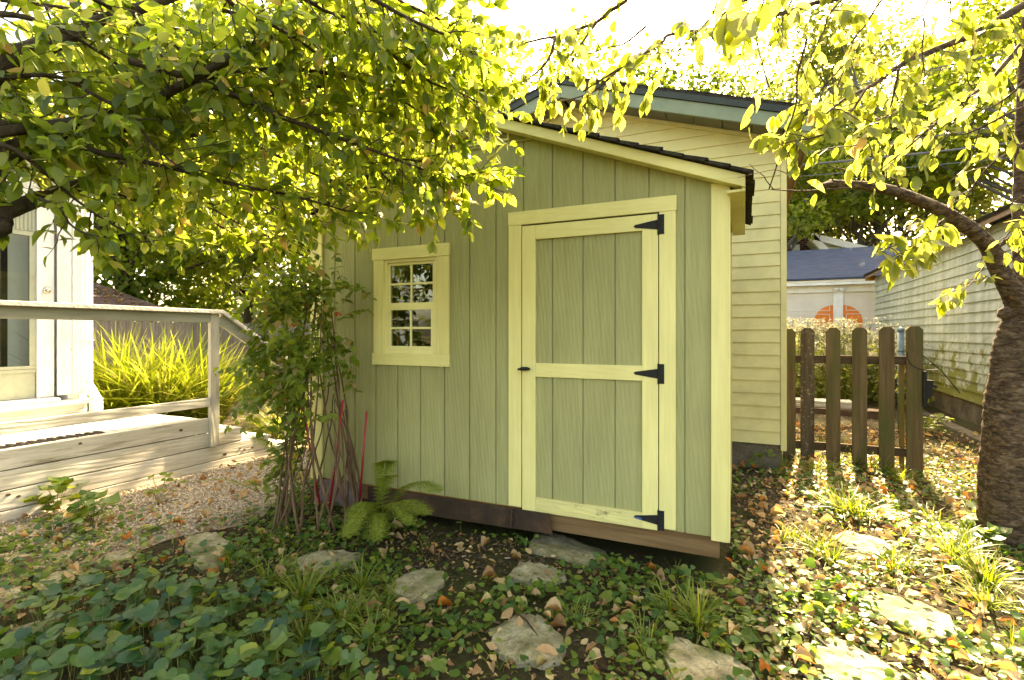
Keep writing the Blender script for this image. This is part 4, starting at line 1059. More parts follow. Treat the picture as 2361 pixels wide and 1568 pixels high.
al([(90, 458), (109, 466), (147, 493), (159, 514), (190, 536), (230, 545)], 1.75, 1.8, .007, .002, .06, L=.14, nl=5, join=False)
al([(206, 417), (265, 446), (332, 466), (412, 472), (500, 517), (573, 561)], 2.2, 2.8, .010, .002, .055, join=False)
al([(-40, 188), (81, 173), (150, 182), (215, 217), (277, 254), (325, 300), (374, 355), (430, 395)], 1.8, 1.9, .009, .003, .055, join=False)
al([(600, -60), (718, 6), (747, 24), (821, 50), (900, 95), (960, 150)], 1.8, 2.1, .009, .003, .05, join=False)
al([(760, -60), (871, 3), (921, 32), (997, 68), (1060, 95), (1120, 150)], 1.8, 2.0, .009, .003, .05, join=False)
al([(480, -50), (560, 30), (650, 70), (740, 130), (800, 180)], 1.8, 2.2, .010, .003, .05, join=False)
al([(140, -40), (260, 20), (380, 90), (480, 160), (560, 210)], 1.9, 2.3, .012, .003, .05, join=False)
al([(-60, 30), (60, 40), (180, 90), (300, 170), (380, 240)], 1.7, 2.1, .012, .003, .055, join=False)
al([(820, 330), (880, 400), (930, 440), (980, 455), (1040, 470)], 2.3, 2.4, .005, .002, .05, L=.16, nl=6, join=False)
al([(909, 365), (990, 375), (1060, 395), (1120, 425), (1150, 440)], 2.3, 2.35, .005, .002, .05, L=.13, nl=6, join=False)
al([(560, 440), (640, 480), (700, 505), (740, 520)], 2.3, 2.6, .005, .002, .06, L=.16, nl=6, join=False)
al([(1030, 60), (1060, 120), (1075, 190), (1080, 250)], 2.1, 2.3, .004, .002, .08, L=.16, nl=6, join=False)
al([(860, -60), (920, 0), (980, 30), (1040, 60), (1090, 110)], 2.0, 2.2, .007, .003, .05, join=False)
al([(700, -80), (820, -20), (930, 40), (1010, 100), (1050, 170)], 2.3, 2.6, .008, .003, .05, join=False)
al([(960, -90), (1030, -30), (1080, 20), (1110, 70)], 2.1, 2.2, .006, .002, .05, join=False)
al([(480, -60), (600, -10), (740, 10), (880, 20)], 2.2, 2.6, .008, .003, .05, join=False)
# second layer further back over the deck
for (pts, d0, d1) in (([(-80, 200), (150, 240), (350, 270), (560, 330), (700, 420)], 2.4, 3.6), ([(-60, 330), (160, 380), (330, 430), (520, 480), (640, 545)], 2.5, 3.5),
                      ([(100, 60), (300, 120), (520, 150), (760, 240), (900, 330)], 2.3, 3.2), ([(-60, 90), (160, 130), (330, 200), (480, 300), (600, 400)], 2.5, 3.6),
                      ([(500, 20), (640, 60), (800, 110), (960, 170), (1080, 280)], 2.3, 3.0), ([(200, 350), (330, 400), (450, 460), (560, 520), (660, 560)], 2.6, 3.2),
                      ([(0, 0), (160, 20), (360, 60), (600, 90), (860, 130)], 2.4, 3.0), ([(480, 290), (620, 350), (720, 400), (820, 430), (900, 430)], 2.7, 2.9)):
    al(pts, d0, d1, .010, .003, .045, L=.34, nl=11, join=False)
for (pts, d0, d1) in (([(60, 280), (240, 330), (420, 360), (580, 390), (720, 450)], 2.8, 3.4), ([(200, 20), (420, 60), (640, 120), (860, 200), (1000, 300)], 2.8, 3.4),
                      ([(0, 240), (180, 260), (360, 320), (500, 380)], 2.9, 3.6), ([(700, 200), (840, 250), (960, 320), (1060, 330)], 2.6, 3.0)):
    al(pts, d0, d1, .008, .003, .05, L=.34, nl=11, join=False)
for pts, L_ in (([(-2.9, -.4, 1.7), (-3.8, -.3, 2.0), (-4.8, -.1, 2.0), (-5.6, .1, 1.8)], .4), ([(-2.9, -.6, 1.5), (-3.7, -.8, 1.6), (-4.6, -.8, 1.5), (-5.4, -.7, 1.25)], .4), ([(-3.2, -.3, 1.9), (-4.0, .2, 2.3), (-4.6, .5, 2.4)], .4)):
    pa = A.limb([fork] + [Vector(q_) for q_ in pts], .03, .006); A.spawn(pa[5:], .06, L_, 10, A.size)  # unseen limbs, added so the shed window mirrors dark foliage
A.build(ap, tint_main)

# ---------------- cherry tree at the right edge
ch = thing('cherry_tree', (1.72, 4.62, -.06), 'cherry tree at the right edge with dark banded bark and a sawn off limb', 'tree')
K = Tree(T_CHERRY, .078, 'cherrybark', 'cherry')
def gnarl(pts, rads, sides, seed, amp):
    p = catmull(pts, 22); m = len(p); rp = catmull([Vector((r, 0, 0)) for r in rads], 22); rgk = np.random.default_rng(seed); k = len(K.wood.v)
    ph = rgk.uniform(0, 6.28, 8)
    for i in range(m):
        d = (p[min(i + 1, m - 1)] - p[max(i - 1, 0)]).normalized(); a = d.cross(Vector((1, 0, 0))).normalized(); b2 = d.cross(a)
        for j in range(sides):
            t = 2 * math.pi * j / sides
            lump = .045 * math.sin(3 * t + ph[0] + i * .03) + .03 * math.sin(5 * t - i * .06 + ph[1]) + .02 * math.sin(i * .21 + 2 * t + ph[2]) + amp * rgk.normal() + .012 * math.sin(i * 1.3 + ph[3] + math.sin(4 * t))
            K.wood.v.append(tuple(p[i] + (a * math.cos(t) + b2 * math.sin(t)) * (rp[i].x * (1 + lump))))
    for i in range(m - 1):
        for j in range(sides):
            q_ = (j + 1) % sides; K.wood.f.append((k + i * sides + j, k + i * sides + q_, k + (i + 1) * sides + q_, k + (i + 1) * sides + j))
    K.wood.f.append(tuple(k + (m - 1) * sides + j for j in range(sides)))
gnarl([W(2345, 1275, 3.45), W(2338, 1200, 3.45), W(2338, 1080, 3.45), W(2345, 950, 3.45), W(2356, 850, 3.45), W(2364, 770, 3.45), W(2368, 700, 3.45)], [.235, .19, .178, .172, .165, .15, .10], 44, 5, .012)
gnarl([W(2366, 760, 3.45), W(2366, 640, 3.5), W(2362, 480, 3.5), W(2366, 250, 3.4), W(2380, 0, 3.2), W(2390, -200, 3.0)], [.085, .07, .06, .052, .045, .04], 16, 6, .015)
gnarl([W(2372, 770, 3.44), W(2338, 685, 3.40), W(2300, 615, 3.35), W(2279, 570, 3.3), W(2240, 530, 3.25), W(2176, 488, 3.2), W(2117, 461, 3.1), W(2059, 440, 3.0), W(1985, 428, 2.9), W(1915, 423, 2.85)], [.09, .062, .051, .047, .043, .038, .033, .029, .025, .021], 20, 7, .02)
K.wood.tube([W(1918, 423, 2.85), W(1895, 428, 2.84), W(1888, 433, 2.84)], [.022, .012, .004], 8, .3)
for (u, v, d, r) in ((2318, 722, 3.3, .042), (2243, 527, 3.22, .03), (2262, 545, 3.24, .026)):   # burrs and branch collars
    p = W(u, v, d); K.wood.tube([p + Vector((.0, 0, -r)), p + Vector((0, 0, -r * .5)), p, p + Vector((0, 0, r * .5)), p + Vector((0, 0, r))], [r * .3, r * .85, r, r * .8, r * .25], 10, .16)
def kl(pts, d0, d1, r0, r1, sp=.09, L=.22, nl=6, leaves=True, **kw):
    q0 = pl(pts, d0, d1)
    if pts[0][1] <= 0 and pts[0][0] < 2300: q0 = [W(2387, -150, 3.08), W((pts[0][0] + 2387) / 2, -190, (3.08 + d0) / 2)] + q0
    pa = K.limb(q0, r0, r1, 5, 7, .06)
    if leaves: K.spawn(pa[10:] if len(q0) > len(pts) else pa, sp, L, nl, kw.pop('size', K.size), ldroop=.75, droop=.5, **kw)
    return pa
kl([(2390, -5), (2338, 24), (2250, 76), (2162, 112), (2073, 153), (2015, 194), (1947, 229), (1905, 262)], 3.1, 2.3, .026, .004, .085)
kl([(2380, 70), (2309, 156), (2273, 194), (2220, 235), (2153, 288), (2088, 344), (2023, 397)], 3.1, 2.8, .014, .003, .10)
kl([(1960, -20), (1883, 6), (1777, 38), (1677, 62), (1548, 79), (1524, 100), (1436, 153), (1395, 179), (1345, 210)], 2.8, 2.5, .016, .004, .095, L=.17)
kl([(1500, -40), (1442, 3), (1406, 26), (1377, 50), (1330, 68), (1280, 84), (1247, 90), (1174, 109), (1130, 126), (1085, 150)], 2.7, 3.0, .014, .003, .075, size=.066, L=.17)
kl([(1377, 50), (1335, 110), (1310, 160), (1280, 200), (1250, 225)], 2.6, 2.7, .007, .002, .055, size=.062, L=.15, nl=6)
kl([(1280, 84), (1268, 130), (1240, 165), (1200, 190), (1150, 210)], 2.6, 2.6, .008, .002, .055, size=.062, L=.15, nl=6)
kl([(1436, 153), (1400, 185), (1370, 210), (1330, 225), (1290, 235)], 2.5, 2.6, .006, .002, .045, size=.062, L=.13, nl=6)
kl([(1490, 60), (1440, 100), (1400, 110), (1340, 130)], 2.4, 2.5, .006, .002, .08, size=.075)
kl([(1700, -20), (1640, 40), (1590, 90), (1540, 140), (1500, 180)], 2.2, 2.3, .006, .002, .09)
kl([(1850, -20), (1800, 60), (1770, 120), (1745, 170)], 2.4, 2.4, .005, .002, .10)
kl([(1945, 150), (1900, 200), (1860, 250), (1845, 300)], 2.4, 2.4, .004, .002, .09)
kl([(2000, 200), (1960, 260), (1900, 310), (1830, 325), (1790, 335)], 2.4, 2.3, .006, .002, .07, L=.16)
kl([(2073, 153), (2060, 220), (2040, 280), (2000, 320), (1960, 340)], 2.6, 2.5, .006, .002, .07)
kl([(2153, 288), (2100, 300), (2040, 290), (1980, 270)], 2.7, 2.5, .005, .002, .07)
kl([(2380, 240), (2330, 260), (2270, 290), (2220, 310), (2180, 300)], 2.0, 2.1, .006, .002, .09)
kl([(2390, 150), (2350, 200), (2300, 240), (2250, 260)], 2.3, 2.4, .007, .002, .08)
kl([(2250, 76), (2240, 130), (2230, 180), (2245, 205)], 2.7, 2.7, .005, .002, .14, L=.14)
kl([(2140, 0), (2132, 60), (2126, 120), (2132, 170), (2125, 200)], 2.6, 2.6, .006, .002, .12)
kl([(1860, 90), (1850, 130), (1838, 176), (1835, 241), (1809, 318), (1788, 391), (1773, 436)], 2.4, 2.5, .006, .003, .5, nl=2)
kl([(1940, 0), (1900, 70), (1880, 110), (1840, 170)], 2.5, 2.4, .006, .002, .12)
kl([(2050, -20), (2000, 50), (1970, 90), (1950, 150), (1930, 200)], 2.8, 2.7, .008, .003, .10)
kl([(2200, -20), (2190, 40), (2160, 70), (2120, 90)], 2.8, 2.7, .006, .002, .10)
# limb twigs
kl([(1985, 428), (1944, 434), (1856, 440), (1779, 437)], 2.88, 2.7, .006, .003, leaves=False)
kl([(1785, 438), (1768, 418), (1760, 405), (1741, 391), (1728, 378)], 2.7, 2.65, .003, .0015, leaves=False)
kl([(1850, 440), (1830, 410), (1790, 392), (1750, 398), (1700, 410)], 2.72, 2.6, .003, .0012, leaves=False)
kl([(2073, 440), (2066, 415), (2015, 402), (1956, 393), (1910, 382)], 3.0, 2.9, .008, .003, leaves=False)
kl([(2279, 578), (2317, 558), (2361, 528), (2400, 500)], 3.28, 3.1, .016, .010, .09, L=.2, nl=6)
kl([(2360, 330), (2290, 375), (2250, 420), (2210, 490)], 3.1, 3.15, .006, .004, .12)
kl([(2300, 480), (2330, 470), (2380, 440)], 2.6, 2.5, .004, .003, .06, size=.10)
kl([(2176, 505), (2130, 540), (2080, 560), (2020, 580)], 2.8, 2.5, .004, .002, .075, L=.15, nl=6, size=.09)
kl([(2180, 540), (2140, 560), (2110, 570), (2060, 590)], 2.7, 2.5, .003, .002, .085, L=.13, nl=5, size=.09)
kl([(2267, 616), (2250, 640), (2235, 657), (2214, 678), (2195, 700)], 3.1, 2.9, .004, .002, .07, L=.14, nl=5, size=.085)
kl([(2390, 480), (2340, 520), (2310, 560), (2290, 590)], 3.0, 3.0, .005, .002, .08)
# close leaves hanging into the top of the view
kl([(1900, -120), (1830, -60), (1760, -10), (1690, 10), (1650, 60)], 1.25, 1.3, .005, .002, .10, L=.10, nl=3, size=.105, tuft=False)
kl([(1770, -100), (1740, -20), (1730, 20)], 1.2, 1.22, .004, .002, .09, L=.08, nl=3, size=.11, tuft=False)
K.build(ch, tint_main)

# ---------------- background trees
def bgtree(name, label, x, y, h, r, tr, mat, nleaf, ls, z0=.3, bark='greybark', lean=(0, 0), flat=1.0, ncl=16, group=None, seed=0, tint=(.5, .25), trunkpts=None):
    rg = np.random.default_rng(seed + 100); root = thing(name, (x, y, 0), label, 'tree', group)
    wood = MB(); top = Vector((x + lean[0], y + lean[1], h * .72))
    tp = trunkpts or [Vector((x, y, -.1)), Vector((x + lean[0] * .3 + .1, y + lean[1] * .3, h * .3)), top]
    wood.tube(catmull(tp, 5), [tr * (1 - .055 * i) for i in range(5 * (len(tp) - 1) + 1)], 10, .06)
    cs = []
    for i in range(ncl):
        a = rg.uniform(0, 6.283); q = rg.uniform(.25, 1) ** .6; zz = rg.uniform(z0, .95)
        rad = r * q * math.sqrt(max(.08, 1 - ((zz - .55) / .55) ** 2))
        c = Vector((x + lean[0] * zz + rad * math.cos(a), y + lean[1] * zz + rad * math.sin(a), h * zz)); cs.append((c, rg.uniform(.24, .42) * r))
        st = Vector((x + lean[0] * zz * .6, y + lean[1] * zz * .6, h * max(.14, zz * .62)))
        mid = st.lerp(c, .5) + Vector((rg.normal(0, .12), rg.normal(0, .12), rg.uniform(-.1, .25)))
        wood.tube(catmull([st, mid, c], 4), [tr * .34 * (1 - .1 * k) for k in range(9)], 6, .1)
    fb0 = FB(); fb0.mesh(wood, 0); fb0.build('trunk', M[bark], root)
    fb = FB(); per = nleaf // ncl
    for c, cr in cs:
        d = unit(rg.normal(0, 1, (per, 3))); rr_ = cr * rg.uniform(.15, 1.12, (per, 1)) ** .55
        P = np.array(c) + d * rr_ * np.array([1, 1, .62 * flat]) + rg.normal(0, .06 * cr, (per, 3))
        N = np.array([0, 0, .8]) + d * .5 + rg.normal(0, .5, (per, 3)); X = d + rg.normal(0, .7, (per, 3)) + np.array([0, 0, -.35])
        fb.add(T_RHOMB, P, X, N, ls * rg.uniform(.6, 1.3, per), np.clip(rg.normal(tint[0], tint[1], per) + rg.normal(0, .12), 0, 1))
    fb.build('crown', M[mat], root, smooth=False)
    return root

bt = [
 # left, beyond the fences
 ('leafy_tree', 'green tree filling the gap just right of the white house, behind the small outbuilding', -16.5, 9.0, 7.0, 3.2, .16, 'bgleaf', 11000, .20, .12, (0, 0), 26),
 ('leafy_tree', 'broad green tree with a leaning brown trunk behind the pale fence at the left', -12.0, 13.5, 9.5, 3.6, .17, 'bgleaf', 13000, .19, .14, (.5, 0), 26),
 ('leafy_tree', 'bright yellow green tree behind the pale fence, left of the trellis', -8.6, 13.8, 10, 3.2, .18, 'bgleaf', 10000, .18, .12, (.3, 0), 26),
 ('leafy_tree', 'sunlit yellow green tree rising behind the left roof slope of the shed', -5.6, 13.5, 9.0, 3.2, .2, 'bgleaf', 9000, .18, .2, (0, 0), 24),
 ('leafy_tree', 'tall pale tree glimpsed through the apple leaves above the white house', -19, 15, 11.5, 5, .25, 'bgleaf', 9000, .28, .2, (0, 0), 24),
 ('leafy_tree', 'tall bluish green tree glimpsed between apple leaves above the fences', -11.5, 21, 12.0, 4.6, .25, 'bgdark', 9000, .28, .2, (0, 0), 24),
 ('leafy_tree', 'bright sunlit tree whose crown shows through the apple leaves over the white house roof', -14.2, 7.6, 10.5, 3.9, .2, 'bgleaf', 13000, .19, .3, (0, 0), 30),
 ('leafy_tree', 'bright tree behind the apple canopy, left of the shed gable', -10.8, 11.5, 10.5, 3.5, .2, 'bgleaf', 13000, .18, .35, (0, 0), 30),
 ('leafy_tree', 'tall open tree standing over the blue grey roof', 6.4, 33, 19.0, 5.0, .26, 'bgpale', 12000, .28, .36, (0, 0), 32),
 ('leafy_tree', 'tall dense tree over the clapboard roof, left of the big forked trunk', 11.0, 25.0, 18.5, 5.2, .26, 'bgleaf', 12000, .25, .40, (0, 0), 34),
 ('leafy_tree', 'tall pale tree behind the cherry trunk at the far right', 17.0, 20.0, 17.0, 5.5, .26, 'bgpale', 11000, .25, .30, (0, 0), 32),
 # centre and right
 ('round_conifer', 'dense rounded evergreen showing over the garage roof ridge', -4.3, 28, 15.0, 4.6, .3, 'bgdark', 13000, .28, .35, (0, 0), 34),
 ('leafy_tree', 'tall airy tree just right of the garage roof end', 2.6, 38, 22, 6.4, .4, 'bgpale', 14000, .34, .42, (0, 0), 34),
 ('leafy_tree', 'green shade tree hanging over the brick house', 1.3, 25.5, 10.5, 3.0, .22, 'bgleaf', 8000, .22, .55, (-.3, 0), 24),
 ('big_maple', 'big tree with a thick blue grey forked trunk above the clapboard building', 14.0, 22.5, 18.5, 7.0, .62, 'bgleaf', 9000, .26, .42, (-.4, 0), 34),
 ('leafy_tree', 'thin trunked pale tree behind the blue grey garage roof', 6.6, 31, 13.0, 4.4, .2, 'bgpale', 7000, .28, .3, (.6, 0), 24),
 ('leafy_tree', 'slim dark stemmed tree between the brick house and the clapboard roof', 4.6, 30, 11.5, 3.6, .16, 'bgleaf', 5500, .26, .32, (.8, 0), 20),
 ('leafy_tree', 'deep green tree high at the far right behind the cherry leaves', 11.0, 26, 14.5, 5.4, .3, 'bgleaf', 7000, .30, .45, (0, 0), 28),
]
for i, (nm, lab, x, y, h, r, tr, mt, nl, ls, z0, ln, nc) in enumerate(bt):
    bgtree(nm, lab, x, y, h, r, tr, mt, nl, ls, z0, 'greybark' if i >= 8 else 'applebark', ln, ncl=nc, seed=i, tint=(.5, .26), group='trees beyond the yard')

# far hedge line closing the yards
rg = np.random.default_rng(77)
def hedge(label, x0, x1, y, h, n, mat):
    fb = FB(); P = np.stack([rg.uniform(x0, x1, n), y + rg.normal(0, .8, n), rg.uniform(0, 1, n) ** .8 * h], 1)
    P[:, 2] *= .75 + .3 * np.sin(P[:, 0] * .9) * np.cos(P[:, 0] * .37 + 1)
    fb.add(T_RHOMB, P, rvec(n) + [0, -.3, -.3], rvec(n, .6) + [0, -.5, .8], rg.uniform(.2, .45, n), np.clip(rg.normal(.4, .25, n), 0, 1))
    return tag(fb.build('far_foliage', M[mat], smooth=False), label, 'foliage', kind='stuff')
hedge('dark green mass of undergrowth behind the fences at the left', -26, -4, 17.5, 3.2, 9000, 'bgdark')
hedge('bushy green mass beyond the garages at the right', 2, 26, 44, 4.2, 7000, 'bgleaf')

# ---------------- overhead cables
def cable(a, b, r, sag, lab):
    a, b = Vector(a), Vector(b); pts = [a.lerp(b, i / 14) + Vector((0, 0, -sag * 4 * (i / 14) * (1 - i / 14))) for i in range(15)]
    tag(MB().tube(pts, r, 6).build('overhead_cable', M['cable']), lab, 'cable', 'overhead cables behind the garage')
def PW(u, v, y):   # where a sight line meets a vertical plane at distance y
    t = (u - CX) / FD; d = y / (C_ + S_ * t); return W(u, v, d)
cable(PW(1500, 402, 15), PW(2500, 308, 15), .022, .12, 'thick bluish cable, second lowest over the clapboard building')
cable(PW(1500, 425, 15), PW(2500, 345, 15), .009, .1, 'thin pale cable just below the thick bluish one')
cable(PW(1500, 388, 15), PW(2500, 262, 15), .012, .1, 'pale cable just above the thick bluish one')
cable(PW(1500, 288, 17), PW(2500, 78, 17), .014, .1, 'grey cable rising to the right past the garage roof end')
cable(PW(1500, 252, 17), PW(2500, 105, 17), .010, .1, 'thin cable crossing high between the cherry leaves')
cable(PW(900, 128, 19), PW(1900, -60, 19), .012, .1, 'thin dark cable against the open sky above the garage')

# ---------------- ornamental grass clumps
def grassclump(name, x, y, n, h, spread, lab, mat='reed', wd=1.0, group=None, cat='grass clump'):
    rg2 = np.random.default_rng(int(abs(x * 71 + y * 13)) % 9999); a = rg2.uniform(0, 6.283, n); q = np.sqrt(rg2.random(n)); d = np.stack([np.cos(a), np.sin(a)], 1)
    b = d * q[:, None] * spread * .4
    P = np.stack([x + b[:, 0], y + b[:, 1], np.full(n, gz(x, y) - .02)], 1)
    X = np.stack([d[:, 0] * q * spread, d[:, 1] * q * spread, np.full(n, .95)], 1) + rg2.normal(0, .10, (n, 3)) * [1, 1, .3]
    N = np.stack([-d[:, 0], -d[:, 1], np.full(n, .4)], 1) + rg2.normal(0, .25, (n, 3))
    tb = [(v * np.array([1, wd, 1]), f) for v, f in T_BLADE]
    fb = FB(); fb.add(tb, P, X, N, h * rg2.uniform(.55, 1.18, n), np.clip(rg2.normal(.5, .25, n), 0, 1))
    return tag(fb.build(name, M[mat]), lab, cat, group)
grassclump('tall_grass', -7.15, 3.75, 660, 1.42, .34, 'tall arching grass clump right beside the downspout', wd=.5, group='tall grass clumps behind the deck')
grassclump('tall_grass', -6.9, 4.15, 720, 1.42, .36, 'middle tall grass clump behind the deck rail', wd=.5, group='tall grass clumps behind the deck')
grassclump('tall_grass', -6.65, 4.55, 660, 1.36, .36, 'tall grass clump directly behind the deck post', wd=.5, group='tall grass clumps behind the deck')
grassclump('low_grass', -5.6, 5.1, 460, .55, .8, 'low arching grass clump beside the steps in the straw', wd=.7)
grassclump('low_grass', -6.2, 6.4, 520, .62, .8, 'yellow green low grass clump further back in the straw bed', wd=.7)
grassclump('low_grass', -4.7, 6.8, 520, .75, .8, 'low grassy clump just left of the trellis vine, far side of the straw', wd=.7)
# flowering border plants behind the rail
fb = FB(); n = 1500
P = np.stack([NP.uniform(-9.6, -4.6, n), NP.uniform(6.6, 8.6, n), NP.random(n) ** .8 * 1.0], 1); P[:, 2] *= .7 + .3 * np.sin(P[:, 0] * 2.3)
fb.add(T_RHOMB, P, rvec(n) + [0, 0, .5], rvec(n, .6) + [0, 0, 1], NP.uniform(.07, .16, n), NP.uniform(.3, 1, n))
k = 60; Pf = np.stack([NP.uniform(-8.2, -5, k), NP.uniform(6.6, 7.4, k), NP.uniform(.8, 1.05, k)], 1); fb.add(T_ROUND, Pf, rvec(k) * [1, 1, .2], np.array([0, -.4, 1.]) + rvec(k, .3), .09, NP.random(k), 1)
tag(fb.build('border_plants', [M['bgpale'], M['orangeflower']]), 'pale green border plants with a few orange flowers in front of the fence', 'plants', kind='stuff')
# pale flowering weeds behind the gate
fb = FB(); st = MB(); ns_ = 260; PF = []; PL = []
for i in range(ns_):
    x, y = RV.uniform(.55, 2.95), RV.uniform(11.2, 14.5); h = RV.uniform(.8, 1.58) * (1.05 if x < 2.4 else .9)
    tp = Vector((x + RV.gauss(0, .12), y + RV.gauss(0, .12), h)); st.tube([(x, y, 0), tp], [.008, .004], 4)
    for j in range(7):
        s_ = tp + Vector((RV.gauss(0, .11), RV.gauss(0, .11), RV.uniform(-.14, .09))); st.tube([tp + Vector((0, 0, -.18)), s_], [.003, .002], 3)
        for q_ in range(6): PF.append(s_ + Vector((RV.gauss(0, .028), RV.gauss(0, .028), RV.gauss(0, .015))))
    for j in range(16): t = RV.random(); PL.append(Vector((x, y, 0)).lerp(tp, t * .9) + Vector((RV.gauss(0, .09), RV.gauss(0, .09), 0)))
fb.mesh(st, 2); n = len(PF); fb.add(T_ROUND, PF, rvec(n), np.array([0, -.2, 1.]) + rvec(n, .4), NP.uniform(.02, .04, n), NP.random(n), 1)
n = len(PL); fb.add(T_RHOMB, PL, rvec(n), np.array([0, 0, 1.]) + rvec(n, .5), NP.uniform(.07, .15, n), NP.uniform(.4, 1, n), 0)
tag(fb.build('flowering_weeds', [M['bgpale'], M['whiteflower'], M['stem']]), 'tall mass of cream flowering weeds in full sun behind the gate', 'weeds', kind='stuff')

# ---------------- willow trellis with a climbing vine
TX, TY = -2.80, 2.80
tr_ = thing('willow_trellis', (TX, TY, 0), 'cone shaped trellis of crossed brown willow rods by the shed corner', 'trellis')
rg3 = random.Random(4)
for i in range(30):
    a0 = 2 * math.pi * i / 30 + rg3.uniform(-.1, .1); tw_ = (1 if i % 2 else -1) * rg3.uniform(.5, 1.5); r0 = rg3.uniform(.25, .31); top = rg3.uniform(.8, 1.75); pts = []
    for k in range(9):
        t = k / 8; z = top * t; rad = r0 * (1 - z / 1.95) + .03; a = a0 + tw_ * t
        pts.append((TX + rad * math.cos(a) + rg3.gauss(0, .006), TY + rad * .9 * math.sin(a) + rg3.gauss(0, .006), z + gz(TX, TY) - .02))
    MB().tube(catmull(pts, 3), [.0085 - .0002 * q_ for q_ in range(25)], 6, .15).build('rod', M['willow'], tr_)
for (p0, p1, lab) in (((905, 1195, 3.72), (955, 1489, 3.75), 'red coated plant stake leaning left, half hidden in the vine leaves'),
                      ((1029, 1201, 3.62), (990, 1514, 3.6), 'red coated plant stake in the middle of the trellis rods'),
                      ((1100, 1234, 3.72), (1080, 1489, 3.72), 'red coated plant stake standing clear at the right side of the trellis')):
    k = .76855
    a = W(p0[0] * k, p0[1] * k, p0[2]); b = W(p1[0] * k, p1[1] * k, p1[2]); b = b + (b - a).normalized() * .06
    MBs = MB().tube([a, a.lerp(b, .5), b], .0075, 10); tag(MBs.build('plant_stake', M['redstake'], smooth=True), lab, 'stake', 'red plant stakes in the trellis')
vt = thing('climbing_vine', (TX - .2, TY - .05, 0), 'green climbing vine with a few red flowers tumbling over the trellis', 'vine')
fb = FB(); st = MB(); P = []; X = []; N = []; S = []
def vshoot(pts, size, step, r=.0035, jit=.0):
    p = catmull(pts, 6); st.tube(p, [r * (1 - .5 * i / len(p)) for i in range(len(p))], 5)
    acc = 0
    for i in range(len(p) - 1):
        acc += (p[i + 1] - p[i]).length; tg = (p[i + 1] - p[i]).normalized()
        while acc > step:
            acc -= step; sd_ = tg.cross(Vector((0, 0, 1)) + Vector((RV.gauss(0, .5), RV.gauss(0, .5), 0))).normalized()
            for sg in (-1, 1):
                P.append(tuple(p[i] + Vector((RV.gauss(0, jit), RV.gauss(0, jit), RV.gauss(0, jit))))); X.append(tuple(sd_ * sg + tg * .3 + Vector((RV.gauss(0, .3), RV.gauss(0, .3), -.3 + RV.gauss(0, .25))))); N.append((RV.gauss(0, .45), -.45 + RV.gauss(0, .45), 1)); S.append(size * RV.uniform(.65, 1.2))
vs_ = [([(655, 640), (600, 720), (575, 800), (590, 870), (560, 900)], 3.55, 3.4), ([(690, 620), (640, 680), (612, 760), (605, 830), (600, 880)], 3.6, 3.45), ([(740, 600), (720, 650), (660, 700), (600, 760), (565, 795)], 3.6, 3.45),
       ([(745, 760), (700, 700), (640, 660), (610, 660)], 3.7, 3.5), ([(760, 720), (770, 640), (775, 580), (780, 545)], 3.75, 3.8), ([(790, 700), (810, 670), (830, 665), (838, 668)], 3.75, 3.7),
       ([(780, 740), (810, 720), (840, 715), (858, 718)], 3.75, 3.7), ([(770, 900), (740, 780), (745, 690), (715, 620)], 3.65, 3.7), ([(760, 860), (690, 800), (650, 880), (640, 960)], 3.6, 3.5),
       ([(740, 820), (680, 850), (625, 900), (590, 905)], 3.6, 3.4), ([(700, 780), (660, 860), (640, 940), (610, 1000)], 3.5, 3.45), ([(775, 800), (800, 780), (815, 830), (812, 890)], 3.7, 3.65), ([(760, 700), (735, 640), (720, 600), (705, 590)], 3.7, 3.75)]
for pts, d0, d1 in vs_: vshoot(pl(pts, d0, d1), .066, .05)
for i in range(115):
    u0, v0 = RV.gauss(690, 44), RV.uniform(600, 930); u0 -= max(0, v0 - 760) * .13; d = RV.uniform(3.4, 3.85)
    du = RV.gauss(-25, 50)
    vshoot([W(u0, v0, d), W(u0 + du * .5, v0 + RV.uniform(-25, 40), d + RV.gauss(0, .06)), W(u0 + du, v0 + RV.uniform(-10, 110), d + RV.gauss(0, .1))], .056, .034, .002, .012)
for i in range(16):
    u0, v0 = RV.uniform(625, 720), RV.uniform(960, 1130); d = RV.uniform(3.55, 3.9)
    vshoot([W(u0, v0 + 40, d), W(u0 - 15, v0, d), W(u0 + RV.gauss(-20, 20), v0 - RV.uniform(20, 60), d + RV.gauss(0, .1))], .055, .04, .002, .01)
n = len(P); fb.mesh(st, 1); t = np.clip(NP.normal(.42, .24, n), 0, .88); kk = NP.random(n) < .06; t[kk] = NP.uniform(.95, 1, kk.sum())
fb.add(T_VINE, P, X, N, S, t, 0); fb.build('leaves', [M['vine'], M['stem']], vt); print('vine', n)
fb = FB()
for u, v, d in ((671, 747, 3.45), (778, 722, 3.68), (1005 * .77, 935 * .77, 3.7)):
    p = W(u, v, d)
    for i in range(7): fb.add([T_leaf(((0, .02), (.4, .05), (.8, .1), (1, 0)), .5, .1)], [p], [(RV.gauss(0, 1), RV.gauss(0, .6), RV.gauss(-.3, .7))], [(0, -1, .4)], .035, RV.random())
fb.build('flower', M['redflower'], vt)

